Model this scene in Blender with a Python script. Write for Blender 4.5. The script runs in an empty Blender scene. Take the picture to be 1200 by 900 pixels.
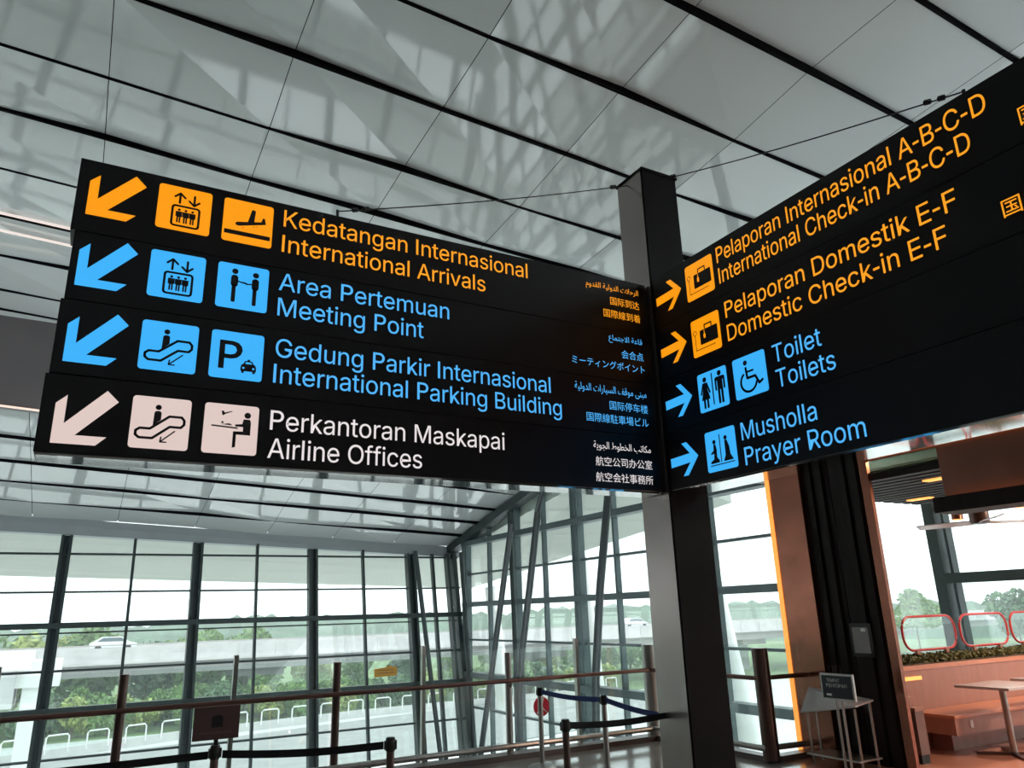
import bpy, bmesh, math, random
from mathutils import Vector, Matrix
from mathutils.geometry import tessellate_polygon

S = bpy.context.scene
COL = S.collection
random.seed(7)

# ------------------------------------------------------------------ camera
cam_d = bpy.data.cameras.new('camera'); cam = bpy.data.objects.new('camera', cam_d); COL.objects.link(cam)
F = 878.24
cam_d.sensor_width = 36.0; cam_d.lens = 36.0 * F / 1200.0; cam_d.clip_start = 0.05; cam_d.clip_end = 2000
_r = Vector((0.8690, -0.4809, -0.0279)); _d = Vector((0.1176, 0.2672, -0.9559)); _f = Vector((0.4671, 0.8274, 0.2925))
M = Matrix((( _r.x, -_d.x, -_f.x, 0), (_r.y, -_d.y, -_f.y, 0), (_r.z, -_d.z, -_f.z, 1.65), (0, 0, 0, 1)))
loc, rq, _ = M.decompose()
cam.rotation_mode = 'QUATERNION'; cam.location = loc; cam.rotation_quaternion = rq
S.camera = cam

# ------------------------------------------------------------------ sky, exposure
world = bpy.data.worlds.new('overcast_sky'); S.world = world; world.use_nodes = True
bg = world.node_tree.nodes['Background']
bg.inputs[0].default_value = (0.90, 0.965, 1.0, 1); bg.inputs[1].default_value = 2.5
S.view_settings.view_transform = 'Standard'; S.view_settings.look = 'None'
S.view_settings.gamma = 1.0; S.view_settings.exposure = 0.0; S.view_settings.use_curve_mapping = False
try:
    S.cycles.transparent_max_bounces = 24; S.cycles.volume_bounces = 3
except Exception:
    pass

# ------------------------------------------------------------------ materials
MATS = {}
def mat(name, col, rough=0.5, metal=0.0, emit=None, estr=1.0, noise=0.0, nscale=8.0, stretch=(1, 1, 1), bump=0.0, spec=0.5, coat=0.0):
    m = bpy.data.materials.new(name); m.use_nodes = True
    nt = m.node_tree; b = nt.nodes['Principled BSDF']
    b.inputs['Base Color'].default_value = (*col, 1); b.inputs['Roughness'].default_value = rough
    b.inputs['Metallic'].default_value = metal; b.inputs['Specular IOR Level'].default_value = spec
    b.inputs['Coat Weight'].default_value = coat; b.inputs['Coat Roughness'].default_value = 0.05
    if emit:
        b.inputs['Emission Color'].default_value = (*emit, 1); b.inputs['Emission Strength'].default_value = estr
    if noise or bump:
        tc = nt.nodes.new('ShaderNodeTexCoord'); mp = nt.nodes.new('ShaderNodeMapping'); nz = nt.nodes.new('ShaderNodeTexNoise')
        mp.inputs['Scale'].default_value = stretch; nz.inputs['Scale'].default_value = nscale; nz.inputs['Detail'].default_value = 4
        nt.links.new(tc.outputs['Object'], mp.inputs[0]); nt.links.new(mp.outputs[0], nz.inputs['Vector'])
        if noise:
            rp = nt.nodes.new('ShaderNodeValToRGB')
            rp.color_ramp.elements[0].position = 0.3; rp.color_ramp.elements[1].position = 0.7
            rp.color_ramp.elements[0].color = (*[c * (1 - noise) for c in col], 1)
            rp.color_ramp.elements[1].color = (*[min(1, c * (1 + noise)) for c in col], 1)
            nt.links.new(nz.outputs['Fac'], rp.inputs[0]); nt.links.new(rp.outputs[0], b.inputs['Base Color'])
        if bump:
            bp = nt.nodes.new('ShaderNodeBump'); bp.inputs['Strength'].default_value = bump; bp.inputs['Distance'].default_value = 0.02
            nt.links.new(nz.outputs['Fac'], bp.inputs['Height']); nt.links.new(bp.outputs[0], b.inputs['Normal'])
    MATS[name] = m
    return m

def lit(name, col, s=1.0):           # backlit sign film, lamps
    return mat(name, tuple(c * 0.3 for c in col), 0.35, emit=col, estr=s)

def glass(name, tint, refl=0.06):
    m = bpy.data.materials.new(name); m.use_nodes = True; nt = m.node_tree
    for n in list(nt.nodes): nt.nodes.remove(n)
    out = nt.nodes.new('ShaderNodeOutputMaterial'); mx = nt.nodes.new('ShaderNodeMixShader')
    tr = nt.nodes.new('ShaderNodeBsdfTransparent'); gl = nt.nodes.new('ShaderNodeBsdfGlossy'); fr = nt.nodes.new('ShaderNodeLayerWeight')
    mul = nt.nodes.new('ShaderNodeMath'); mul.operation = 'MULTIPLY_ADD'
    mul.inputs[1].default_value = 0.5; mul.inputs[2].default_value = refl
    pw = nt.nodes.new('ShaderNodeMath'); pw.operation = 'POWER'; pw.inputs[1].default_value = 3.0
    fr.inputs[0].default_value = 0.5
    tr.inputs[0].default_value = (*tint, 1); gl.inputs[0].default_value = (1, 1, 1, 1); gl.inputs['Roughness'].default_value = 0.02
    nt.links.new(fr.outputs['Facing'], pw.inputs[0]); nt.links.new(pw.outputs[0], mul.inputs[0])
    nt.links.new(mul.outputs[0], mx.inputs[0]); nt.links.new(tr.outputs[0], mx.inputs[1]); nt.links.new(gl.outputs[0], mx.inputs[2])
    nt.links.new(mx.outputs[0], out.inputs[0]); MATS[name] = m
    return m

ORANGE = (0.98, 0.335, 0.004); BLUE = (0.045, 0.44, 0.95); PINKW = (0.72, 0.57, 0.53); TXTW = (0.80, 0.74, 0.74)
m_sign = mat('sign_black', (0.006, 0.006, 0.0075), 0.45, noise=0.15, nscale=3, spec=0.3)
m_symbol = mat('symbol_black', (0.012, 0.009, 0.012), 0.6, noise=0.1)
m_or = lit('film_orange', ORANGE, 0.96); m_ort = lit('film_orange_text', (1.0, 0.36, 0.015), 0.98)
m_bl = lit('film_blue', BLUE, 0.97); m_blt = lit('film_blue_text', (0.085, 0.47, 0.98), 0.95)
m_pk = lit('film_warm_white', PINKW, 0.98); m_wt = lit('film_white_text', TXTW, 0.95)
m_under = mat('sign_underside_metal', (0.62, 0.62, 0.60), 0.06, 1.0, noise=0.04)
m_post = mat('post_dark_metal', (0.30, 0.26, 0.25), 0.25, 0.85, noise=0.1, nscale=2)
m_postdark = mat('post_black_metal', (0.006, 0.005, 0.0055), 0.55, 0.0, noise=0.1, nscale=3, spec=0.12)
m_cable = mat('cable_black', (0.02, 0.02, 0.022), 0.5, 0.3, noise=0.1)
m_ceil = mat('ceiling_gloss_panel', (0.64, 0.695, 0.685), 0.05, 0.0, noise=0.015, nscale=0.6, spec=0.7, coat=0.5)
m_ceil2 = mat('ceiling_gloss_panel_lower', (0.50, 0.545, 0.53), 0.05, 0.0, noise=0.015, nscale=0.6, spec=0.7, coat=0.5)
m_gap = mat('ceiling_gap_black', (0.004, 0.004, 0.005), 0.8, noise=0.1, spec=0.05)
m_joint = mat('ceiling_joint_dark', (0.10, 0.11, 0.11), 0.6, noise=0.1)
m_bulk = mat('bulkhead_grey_brown', (0.15, 0.137, 0.14), 0.35, noise=0.05, nscale=1)
m_beam = mat('beam_grey_paint', (0.30, 0.335, 0.345), 0.5, noise=0.03, nscale=2)
m_mul = mat('mullion_dark_steel', (0.036, 0.052, 0.052), 0.45, 0.2, noise=0.1)
m_mul2 = mat('mullion_grey_steel', (0.10, 0.135, 0.14), 0.45, 0.2, noise=0.08)
m_tube = mat('strut_grey_paint', (0.055, 0.068, 0.07), 0.35, 0.3, noise=0.08)
m_glass = glass('curtain_glass', (0.93, 0.965, 0.955), 0.03)
m_glass2 = glass('balustrade_glass', (0.94, 0.975, 0.965), 0.02)
m_steel = mat('brushed_steel', (0.42, 0.39, 0.37), 0.28, 0.9, noise=0.12, nscale=20, stretch=(1, 1, 0.05))
m_steeld = mat('bronze_steel', (0.13, 0.085, 0.075), 0.3, 0.85, noise=0.12, nscale=10)
m_rail = mat('handrail_red_brown', (0.16, 0.075, 0.06), 0.35, 0.5, noise=0.15, nscale=6)
m_belt = mat('belt_black', (0.008, 0.008, 0.010), 0.8, noise=0.2, nscale=40)
m_beltb = mat('belt_blue', (0.015, 0.035, 0.16), 0.8, noise=0.2, nscale=40)
m_black = mat('plastic_black', (0.012, 0.012, 0.012), 0.5, noise=0.2)
m_floor = mat('floor_stone_tile', (0.36, 0.32, 0.30), 0.12, noise=0.12, nscale=1.5, spec=0.6)
m_kerb = mat('kerb_stone', (0.13, 0.09, 0.08), 0.35, noise=0.1, nscale=4)
m_low = mat('lower_floor_stone', (0.55, 0.55, 0.52), 0.4, noise=0.08, nscale=1)
m_wall = mat('wall_grey_paint', (0.35, 0.35, 0.34), 0.7, noise=0.04)
m_copper = mat('copper_sheet', (0.30, 0.115, 0.075), 0.24, 0.85, noise=0.22, nscale=1.6, stretch=(1, 1, 1.5), bump=0.05)
m_copper2 = mat('copper_satin', (0.24, 0.105, 0.075), 0.5, 0.6, noise=0.12, nscale=1.6)
m_ribbed = mat('ribbed_dark_panel', (0.016, 0.012, 0.012), 0.6, noise=0.2, nscale=5, stretch=(3, 3, 0.2), spec=0.2)
m_led = lit('led_warm', (1.0, 0.38, 0.07), 1.15)
m_lamp = lit('downlight_warm', (1.0, 0.42, 0.09), 1.6)
m_wood = mat('wood_pink_brown', (0.40, 0.195, 0.145), 0.4, noise=0.1, nscale=5, stretch=(2, 2, 0.3))
m_cab = mat('cabinet_dark_brown', (0.20, 0.115, 0.095), 0.4, noise=0.1, nscale=5)
m_woodtop = mat('wood_orange_top', (0.62, 0.26, 0.15), 0.3, noise=0.1, nscale=5)
m_table = mat('tabletop_pale_laminate', (0.55, 0.50, 0.50), 0.15, noise=0.04)
m_cafe = mat('cafe_floor_terracotta', (0.50, 0.235, 0.165), 0.22, noise=0.1, nscale=2)
m_cceil = mat('cafe_ceiling_cream', (0.62, 0.58, 0.44), 0.7, noise=0.03)
m_green = glass('clerestory_glass', (0.86, 0.97, 0.84), 0.04)
m_hedge = mat('hedge_leaf', (0.125, 0.135, 0.05), 0.6, noise=0.5, nscale=14)
m_red = mat('red_lacquer', (0.62, 0.05, 0.045), 0.3, noise=0.06)
m_redsign = mat('red_sign_film', (0.75, 0.015, 0.05), 0.4, noise=0.04)
m_white = mat('white_paint', (0.80, 0.80, 0.78), 0.4, noise=0.03)
m_yellow = mat('amber_plate', (0.50, 0.24, 0.03), 0.4, noise=0.06)
m_brownplate = mat('brown_sign_plate', (0.105, 0.055, 0.05), 0.4, noise=0.08)
m_slate = mat('slate_board', (0.018, 0.024, 0.036), 0.6, noise=0.12)
m_greypaper = mat('grey_notice_paper', (0.24, 0.22, 0.22), 0.35, noise=0.05)
m_conc = mat('concrete_pale', (0.58, 0.57, 0.56), 0.8, noise=0.10, nscale=0.8)
m_concd = mat('concrete_grey', (0.34, 0.34, 0.33), 0.8, noise=0.10, nscale=0.7)
m_soffit = mat('eave_soffit_grey', (0.55, 0.58, 0.53), 0.7, noise=0.03, nscale=0.5)
m_ground = mat('paving_pale', (0.62, 0.62, 0.60), 0.8, noise=0.08, nscale=0.15)
m_grass = mat('grass_green', (0.16, 0.24, 0.09), 0.9, noise=0.25, nscale=0.3)
m_leaf = [mat('leaf_mid_green', (0.17, 0.29, 0.085), 0.6, noise=0.35, nscale=0.9), mat('leaf_yellow_green', (0.33, 0.40, 0.11), 0.6, noise=0.35, nscale=0.9),
          mat('leaf_dark_green', (0.09, 0.17, 0.075), 0.6, noise=0.35, nscale=0.9)]
m_bark = mat('bark_brown', (0.14, 0.10, 0.07), 0.9, noise=0.3)
m_hill = mat('hill_forest_green', (0.07, 0.14, 0.08), 0.9, noise=0.4, nscale=0.12, bump=0.6)
m_carw = mat('car_white', (0.80, 0.82, 0.84), 0.2, noise=0.02, coat=0.5)
m_carg = mat('car_window_dark', (0.12, 0.16, 0.18), 0.1, noise=0.05)

# ------------------------------------------------------------------ mesh helpers
class MB:
    def __init__(s): s.v = []; s.f = []
    def add(s, vs, fs):
        o = len(s.v); s.v += [Vector(p) for p in vs]; s.f += [tuple(i + o for i in f) for f in fs]; return s
    def box(s, a, b):
        (x0, y0, z0), (x1, y1, z1) = a, b
        return s.add([(x0,y0,z0),(x1,y0,z0),(x1,y1,z0),(x0,y1,z0),(x0,y0,z1),(x1,y0,z1),(x1,y1,z1),(x0,y1,z1)],
                     [(0,3,2,1),(4,5,6,7),(0,1,5,4),(1,2,6,5),(2,3,7,6),(3,0,4,7)])
    def bar(s, p, q, w, h, up=(0, 0, 1)):            # square bar from p to q
        p, q = Vector(p), Vector(q); d = (q - p).normalized(); u = Vector(up)
        a = d.cross(u)
        if a.length < 1e-5: a = d.cross(Vector((1, 0, 0)))
        a.normalize(); u = a.cross(d).normalized(); a *= w / 2; u *= h / 2
        vs = [p-a-u, p+a-u, p+a+u, p-a+u, q-a-u, q+a-u, q+a+u, q-a+u]
        return s.add(vs, [(0,3,2,1),(4,5,6,7),(0,1,5,4),(1,2,6,5),(2,3,7,6),(3,0,4,7)][0:6])
    def tube(s, pts, r, n=12, rs=None, cap=True):
        pts = [Vector(p) for p in pts]; rings = []; o = len(s.v)
        for i, p in enumerate(pts):
            d = (pts[min(i+1, len(pts)-1)] - pts[max(i-1, 0)]).normalized()
            ref = Vector((0, 0, 1)) if abs(d.z) < 0.9 else Vector((1, 0, 0))
            a = d.cross(ref).normalized(); b = a.cross(d).normalized(); rr = rs[i] if rs else r
            for k in range(n):
                t = 2 * math.pi * k / n; s.v.append(p + a * math.cos(t) * rr + b * math.sin(t) * rr)
        for i in range(len(pts) - 1):
            for k in range(n):
                s.f.append((o+i*n+k, o+i*n+(k+1) % n, o+(i+1)*n+(k+1) % n, o+(i+1)*n+k))
        if cap:
            s.f.append(tuple(o+k for k in range(n))[::-1]); s.f.append(tuple(o+(len(pts)-1)*n+k for k in range(n)))
        return s
    def lathe(s, c, prof, n=24):                      # prof: (radius, z)
        return s.tube([(c[0], c[1], c[2]+z) for r, z in prof], 1, n, [max(r, 1e-4) for r, z in prof])
    def prism(s, poly, fn, d0, d1):                   # 2D polygon, fn(u, v, d) -> 3D, extruded from d0 to d1
        n = len(poly); o = len(s.v)
        for d in (d0, d1):
            for (u, v) in poly: s.v.append(Vector(fn(u, v, d)))
        for t in tessellate_polygon([[Vector((u, v, 0)) for u, v in poly]]):
            s.f.append((o+t[0], o+t[1], o+t[2])); s.f.append((o+n+t[2], o+n+t[1], o+n+t[0]))
        for k in range(n):
            k2 = (k+1) % n; s.f.append((o+k, o+k2, o+n+k2, o+n+k))
        return s
    def build(s, name, m, parent=None, smooth=False, bevel=0):
        me = bpy.data.meshes.new(name); me.from_pydata([tuple(v) for v in s.v], [], s.f)
        bm = bmesh.new(); bm.from_mesh(me); bmesh.ops.recalc_face_normals(bm, faces=bm.faces)
        bm.to_mesh(me); bm.free()
        for mm in (m if isinstance(m, (list, tuple)) else [m]): me.materials.append(mm)
        o = bpy.data.objects.new(name, me); COL.objects.link(o)
        if parent:
            o.parent = parent; o.matrix_parent_inverse = parent.matrix_basis.inverted()
        if smooth:
            for p in me.polygons: p.use_smooth = True
            md = o.modifiers.new('edge', 'EDGE_SPLIT'); md.split_angle = math.radians(40)
        if bevel:
            b = o.modifiers.new('bevel', 'BEVEL'); b.width = bevel; b.segments = 2; b.limit_method = 'ANGLE'
        return o

def tag(o, label=None, cat=None, group=None, kind=None):
    if label: o['label'] = label
    if cat: o['category'] = cat
    if group: o['group'] = group
    if kind: o['kind'] = kind
    return o
def thing(name, loc, label=None, cat=None, group=None, kind=None):
    o = bpy.data.objects.new(name, None); o.location = loc; o.empty_display_size = 0.2; COL.objects.link(o)
    return tag(o, label, cat, group, kind)
def struct(mb, name, m, **k):
    return tag(mb.build(name, m, **k), kind='structure')
def copy_tree(src, loc=None, label=None, rz=None, scale=None):
    c = src.copy(); COL.objects.link(c)
    if loc is not None: c.location = loc
    if rz is not None: c.rotation_euler.z = rz
    if scale is not None: c.scale = scale
    if label: c['label'] = label
    for ch in src.children:
        d = ch.copy(); COL.objects.link(d); d.parent = c
        for g in ch.children:
            e = g.copy(); COL.objects.link(e); e.parent = d
    return c

# ================================================================== STRUCTURE
LOWZ = -8.0
# floor of the upper level: hall and cafe
struct(MB().box((-12, -10, -0.35), (6.98, 8.72, 0)), 'floor', m_floor)
struct(MB().box((6.98, -10, -0.35), (13.3, 6.72, 0)), 'floor_cafe', m_cafe)
struct(MB().box((-12, 8.72, LOWZ-0.3), (9.9, 19.3, LOWZ)), 'floor_lower', m_low)
struct(MB().box((-12.3, -10, LOWZ), (-12, 21, 9)), 'wall_left', m_wall)
struct(MB().box((-12.3, -10.3, -0.35), (13.6, -10, 9)), 'wall_back', m_wall)

# ceiling -----------------------------------------------------------
def zu(x, y): return 7.91 - 0.051 * (x - 3.37) - 0.083 * (y - 4.74)
def zl(x, y): return 5.54 - 0.05 * (x + 2.5) - 0.228 * (y - 16.0)
YU = [-9.2, -7.93, -6.66, -5.39, -4.12, -2.85, -1.6, -0.33, 0.94, 2.21, 3.48, 4.74, 6.05, 7.32, 8.64, 9.8, 11.08, 12.34, 13.6, 14.88, 15.7, 16.0]
YL = [16.0, 17.27, 18.44, 19.5, 20.6, 21.66]
XJ = [-12.0] + [x for x in [-0.43 + 1.84 * k for k in range(-6, 6)] if -12 < x < 10] + [10.0]
def facet_ceiling(zf, ys, name, xs):
    mb = MB(); rnd = random.Random(3)
    # the panels are folded along one diagonal, their shared corners standing a little higher or lower
    H = [[rnd.choice((0, 0, .03, .06, .075)) for x in xs] for y in ys]
    for j in range(len(ys) - 1):
        for i in range(len(xs) - 1):
            x0, x1 = xs[i] + 0.005, xs[i+1] - 0.005
            P = [Vector((x, y, zf(x, y) + h)) for x, y, h in ((x0, ys[j], H[j][i]), (x1, ys[j], H[j][i+1]), (x1, ys[j+1], H[j+1][i+1]), (x0, ys[j+1], H[j+1][i]))]
            mb.add([P[0], P[1], P[2], P[0], P[2], P[3]], [(0, 1, 2), (3, 4, 5)])
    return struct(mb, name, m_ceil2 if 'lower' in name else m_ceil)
def strips(zf, ys, name, w):
    mb = MB()
    for y in ys:
        mb.bar((-12, y, zf(-12, y) + .046), (10, y, zf(10, y) + .046), w, .10)
    return struct(mb, name, m_gap)
strips(zu, YU[:-1], 'trim_ceiling_gaps', .052); strips(zl, YL[1:-1], 'trim_ceiling_gaps_lower', .03)
facet_ceiling(zu, YU, 'ceiling', XJ)
XL = [-12.0] + [x for x in [-1.25 + 1.84 * k for k in range(-6, 7)] if -12 < x < 10] + [10.0]
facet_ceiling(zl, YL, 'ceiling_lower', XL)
def back_sheet(zf, ys, name, up):
    mb = MB(); y0, y1 = ys[0], ys[-1]
    P = [(-12.3, y0), (10.2, y0), (10.2, y1), (-12.3, y1)]
    v = [(x, y, zf(x, y) + up) for x, y in P] + [(x, y, zf(x, y) + up + 0.25) for x, y in P]
    mb.add(v, [(0, 3, 2, 1), (4, 5, 6, 7), (0, 1, 5, 4), (1, 2, 6, 5), (2, 3, 7, 6), (3, 0, 4, 7)])
    return struct(mb, name, m_gap)
back_sheet(zu, YU, 'ceiling_void', 0.12); back_sheet(zl, YL, 'ceiling_void_lower', 0.10)
# bulkhead where the ceiling steps down, with the cove light along its lower edge
mb = MB()
v = []
for x in (-12, 10.1):
    zt, zb = zu(x, 16.0) + 0.1, zl(x, 16.0)
    v += [(x, 15.98, zb), (x, 16.12, zb), (x, 16.12, zt), (x, 15.98, zt)]
mb.add(v, [(0, 1, 2, 3), (7, 6, 5, 4), (0, 4, 5, 1), (1, 5, 6, 2), (2, 6, 7, 3), (3, 7, 4, 0)])
struct(mb, 'trim_bulkhead', m_bulk)
mb = MB(); mb.bar((-12, 15.95, zl(-12, 16) + 0.02), (10, 15.95, zl(10, 16) + 0.02), 0.05, 0.03)
o = mb.build('cove_light', lit('cove_led', (1.0, 0.80, 0.68), 0.9)); tag(o, 'thin warm light line along the lower edge of the ceiling bulkhead', 'light')
for k, yy in enumerate((12.20, 12.72)):  # glowing bars imitate bright lines reflected in the glossy ceiling
    lm = MB().bar((-5.5, yy, zu(-5.5, yy) - .03), (.3, yy, zu(.3, yy) - .03), .035, .03).build('ceiling_glint', lit('ceiling_glint_glow_%d' % k, (1.0, .86, .80), .8))
    tag(lm, ('nearer' if k == 0 else 'farther') + ' of two thin glowing bars imitating reflections on the ceiling at far left', 'light')
# eave beam over the far glass wall
def zbeam(x): return 3.85 - 0.042 * (x + 1.85)
mb = MB(); v = []
for x in (-12, 10.1):
    zb = zbeam(x); zt = zl(x, 21.6) + 0.03
    v += [(x, 21.50, zb), (x, 21.95, zb), (x, 21.95, zt), (x, 21.62, zt)]
mb.add(v, [(0, 1, 2, 3), (7, 6, 5, 4), (0, 4, 5, 1), (1, 5, 6, 2), (2, 6, 7, 3), (3, 7, 4, 0)])
struct(mb, 'trim_eave_beam', m_beam)
# dark sloping edge beam where the roof meets the right-hand glass
mb = MB()
mb.bar((9.85, 16.0, zl(9.85, 16.0) - 0.14), (9.85, 21.6, zl(9.85, 21.6) - 0.08), 0.3, 0.22)
struct(mb, 'trim_roof_edge', m_mul)
mb = MB(); mb.bar((9.9, -10, zu(9.9, -10) - 0.12), (9.9, 16.1, zu(9.9, 16.1) - 0.12), 0.25, 0.3)
struct(mb, 'trim_roof_edge_high', m_mul)

# ------------------------------------------------------------------ glass walls, one bay per window
def yl(z): return 21.2 + 0.19 * (z - 1.7)            # the far wall leans outwards
wn = [0]
def slanted_box(mb, x0, x1, z0, z1, d0, d1):          # box whose faces follow the leaning wall; d = depth towards the hall
    v = []
    for z in (z0, z1):
        for x, d in ((x0, d0), (x1, d0), (x1, d1), (x0, d1)):
            v.append((x, yl(z) - d, z))
    mb.add(v, [(0, 3, 2, 1), (4, 5, 6, 7), (0, 1, 5, 4), (1, 2, 6, 5), (2, 3, 7, 6), (3, 0, 4, 7)])
LX = [-9.45, -6.45, -3.45, -0.45, 2.55, 5.55, 8.45, 10.0]
for i in range(len(LX) - 1):
    a, b = LX[i], LX[i+1]; wn[0] += 1
    root = thing('window_%d' % wn[0], (a, yl(LOWZ), LOWZ), kind='structure')
    top = zbeam((a + b) / 2) + 0.05
    m1 = MB(); w = 0.065
    slanted_box(m1, a-0.13, a-0.13+w, LOWZ, top, -0.10, 0.16); slanted_box(m1, a+0.05, a+0.05+w, LOWZ, top, -0.10, 0.16); slanted_box(m1, a-0.08, a+0.06, LOWZ, top, -0.08, 0.02)
    m1.build('mullion', m_mul, root)
    if b - a > 2:
        mid = (a + b) / 2; m2 = MB(); slanted_box(m2, mid-0.032, mid+0.032, LOWZ, top, -0.06, 0.08); m2.build('thin_mullion', m_mul, root)
    else:
        m2 = MB(); slanted_box(m2, 9.78, 9.9, LOWZ, top, -0.06, 0.2); slanted_box(m2, 9.58, 9.66, LOWZ, top, -0.06, 0.2); m2.build('corner_mullion', m_mul, root)
        m2 = MB(); slanted_box(m2, 9.12, 9.2, LOWZ, top, -0.06, 0.08); m2.build('thin_mullion', m_mul, root)
    for z, hh, dd in ((3.33, .05, .08), (2.43, .045, .07), (1.67, .13, .2), (1.50, .035, .08), (0.68, .05, .07), (-0.17, .17, .16), (-1.12, .045, .07), (-2.1, .045, .07), (-3.2, .15, .16), (-5, .06, .07)):
        t = MB(); slanted_box(t, a, b, z - hh / 2, z + hh / 2, -0.04, dd); t.build('transom', m_mul, root)
    g = MB(); slanted_box(g, a, b, LOWZ, top, -0.012, 0.0); g.build('pane', m_glass, root)

def right_bay(X, y0, y1, mids, lows, tops, mm=m_mul2, half=True):   # bay in a glass wall along Y, y0 the far end
    wn[0] += 1
    root = thing('window_%d' % wn[0], (X, y0, LOWZ), kind='structure')
    m1 = MB(); m1.box((X-0.12, y0-0.14, LOWZ), (X+0.06, y0-0.08, tops)); m1.box((X-0.12, y0+0.08, LOWZ), (X+0.06, y0+0.14, tops))
    if not half:
        m1 = MB(); m1.box((X-0.12, y0-0.15, LOWZ), (X+0.06, y0-0.10, tops)); m1.box((X-0.16, y0+0.0, LOWZ), (X+0.06, y0+0.20, tops))
    m1.build('mullion', m_mul if not half else mm, root)
    for y in mids:
        MB().box((X-0.09, y-0.035, LOWZ), (X+0.03, y+0.035, tops)).build('thin_mullion', mm, root)
    for z, hh, dd in lows:
        MB().box((X-dd, y1, z-hh/2), (X+0.05, y0, z+hh/2)).build('transom', mm, root)
    MB().box((X, y1, LOWZ), (X+0.012, y0, tops)).build('pane', m_glass, root)
RT = ((3.66, .14, .22), (2.78, .05, .07), (1.93, .13, .2), (0.96, .05, .07), (0.03, .15, .2), (-0.82, .05, .07), (-2.2, .06, .08), (-3.6, .14, .2), (-5.5, .06, .07))
RY = [20.75, 17.75, 14.78, 11.85, 8.9]
for i in range(4):
    y0, y1 = RY[i], RY[i+1]
    tp = (zl(10, y0) + 0.1) if y0 > 16.5 else zu(10, 12) + 0.2
    if i == 0: tp = zl(10, y1) + 0.05
    right_bay(10.0, y0, y1, [(y0 + y1) / 2], RT, tp)
# short return wall behind the portal, then the cafe glass
wn[0] += 1
root = thing('window_%d' % wn[0], (10, 8.9, LOWZ), kind='structure')
MB().box((10, 8.85, LOWZ), (13.4, 8.862, 7.6)).build('pane', m_glass, root)
MB().box((9.9, 8.80, LOWZ), (10.08, 8.94, 7.6)).build('mullion', m_mul2, root)
CT = ((3.23, .08, .1), (2.02, .17, .2), (0.79, .06, .08))
MB().box((13.4, 8.2, LOWZ), (13.412, 8.85, 3.59)).build('pane', m_glass, root)
for y0, y1 in ((8.2, 4.9), (4.9, 1.6), (1.6, -1.7), (-1.7, -5.0), (-5.0, -8.3)):
    right_bay(13.4, y0, y1, [], CT, 3.59, mm=m_mul, half=False)

# outside eave soffit, seen through the upper panes
mb = MB()
def soff(p, name):
    mb = MB(); v = list(p) + [(x, y, z + 0.3) for x, y, z in p]
    n = len(p); mb.add(v, [tuple(range(n))[::-1], tuple(range(n, 2*n))] + [(k, (k+1) % n, n+(k+1) % n, n+k) for k in range(n)])
    struct(mb, name, m_soffit)
soff([(-14, 22.0, 4.36), (10.1, 22.0, 3.40), (13.2, 27.0, 2.62), (-14, 27.0, 3.50)], 'eave_far')
soff([(10.1, 22.0, 3.46), (10.1, 13.0, 4.85), (13.2, 13.0, 4.00), (13.2, 27.0, 2.64)], 'eave_right')

# ================================================================== SIGNS
def disc(cx, cy, r, n=20, sx=1.0): return [(cx + r*sx*math.cos(2*math.pi*k/n), cy + r*math.sin(2*math.pi*k/n)) for k in range(n)]
def rrect(x0, y0, x1, y1, r, n=5):
    p = []
    for cx, cy, a in ((x1-r, y1-r, 0), (x0+r, y1-r, 90), (x0+r, y0+r, 180), (x1-r, y0+r, 270)):
        for k in range(n + 1):
            t = math.radians(a + 90 * k / n); p.append((cx + r*math.cos(t), cy + r*math.sin(t)))
    return p
def stroke(pts, w, closed=False):
    out = []; P = pts + [pts[0]] if closed else pts
    for (a, b), (c, d) in zip(P[:-1], P[1:]):
        L = math.hypot(c-a, d-b)
        if L < 1e-6: continue
        nx, ny = -(d-b)/L*w/2, (c-a)/L*w/2
        out.append([(a+nx, b+ny), (a-nx, b-ny), (c-nx, d-ny), (c+nx, d+ny)])
    for (a, b) in pts: out.append(disc(a, b, w/2, 10))
    return out
def arcp(cx, cy, r, a0, a1, n=16): return [(cx + r*math.cos(math.radians(a0+(a1-a0)*k/n)), cy + r*math.sin(math.radians(a0+(a1-a0)*k/n))) for k in range(n+1)]

def g_person_small(x, y, h):       # small standing figure, y = feet
    return [disc(x, y+h*0.91, h*0.085), [(x-h*.19, y+h*.80), (x+h*.19, y+h*.80), (x+h*.19, y+h*.42), (x+h*.12, y+h*.42), (x+h*.12, y), (x+h*.02, y), (x+h*.02, y+h*.38), (x-h*.02, y+h*.38), (x-h*.02, y), (x-h*.12, y), (x-h*.12, y+h*.42), (x-h*.19, y+h*.42)]]
def g_lift():
    s = []
    s += stroke([(.40, .63), (.40, .84)], .044) + stroke([(.305, .76), (.40, .85), (.495, .76)], .044)
    s += stroke([(.67, .84), (.67, .63)], .044) + stroke([(.575, .71), (.67, .62), (.765, .71)], .044)
    s += stroke(rrect(.28, .11, .78, .56, .05, 3), .045, True)
    for x in (.405, .53, .655): s += g_person_small(x, .18, .32)
    return s
def g_arrive():
    s = [[(.04, .17), (.96, .17), (.96, .27), (.04, .27)]]
    s += [[(.24, .44), (.26, .40), (.32, .39), (.86, .54), (.83, .68), (.79, .68), (.76, .58), (.62, .55), (.64, .82), (.56, .83), (.49, .52), (.28, .48)]]
    s += [disc(.40, .36, .012), disc(.62, .43, .012), disc(.68, .445, .012)]
    return s
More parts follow.
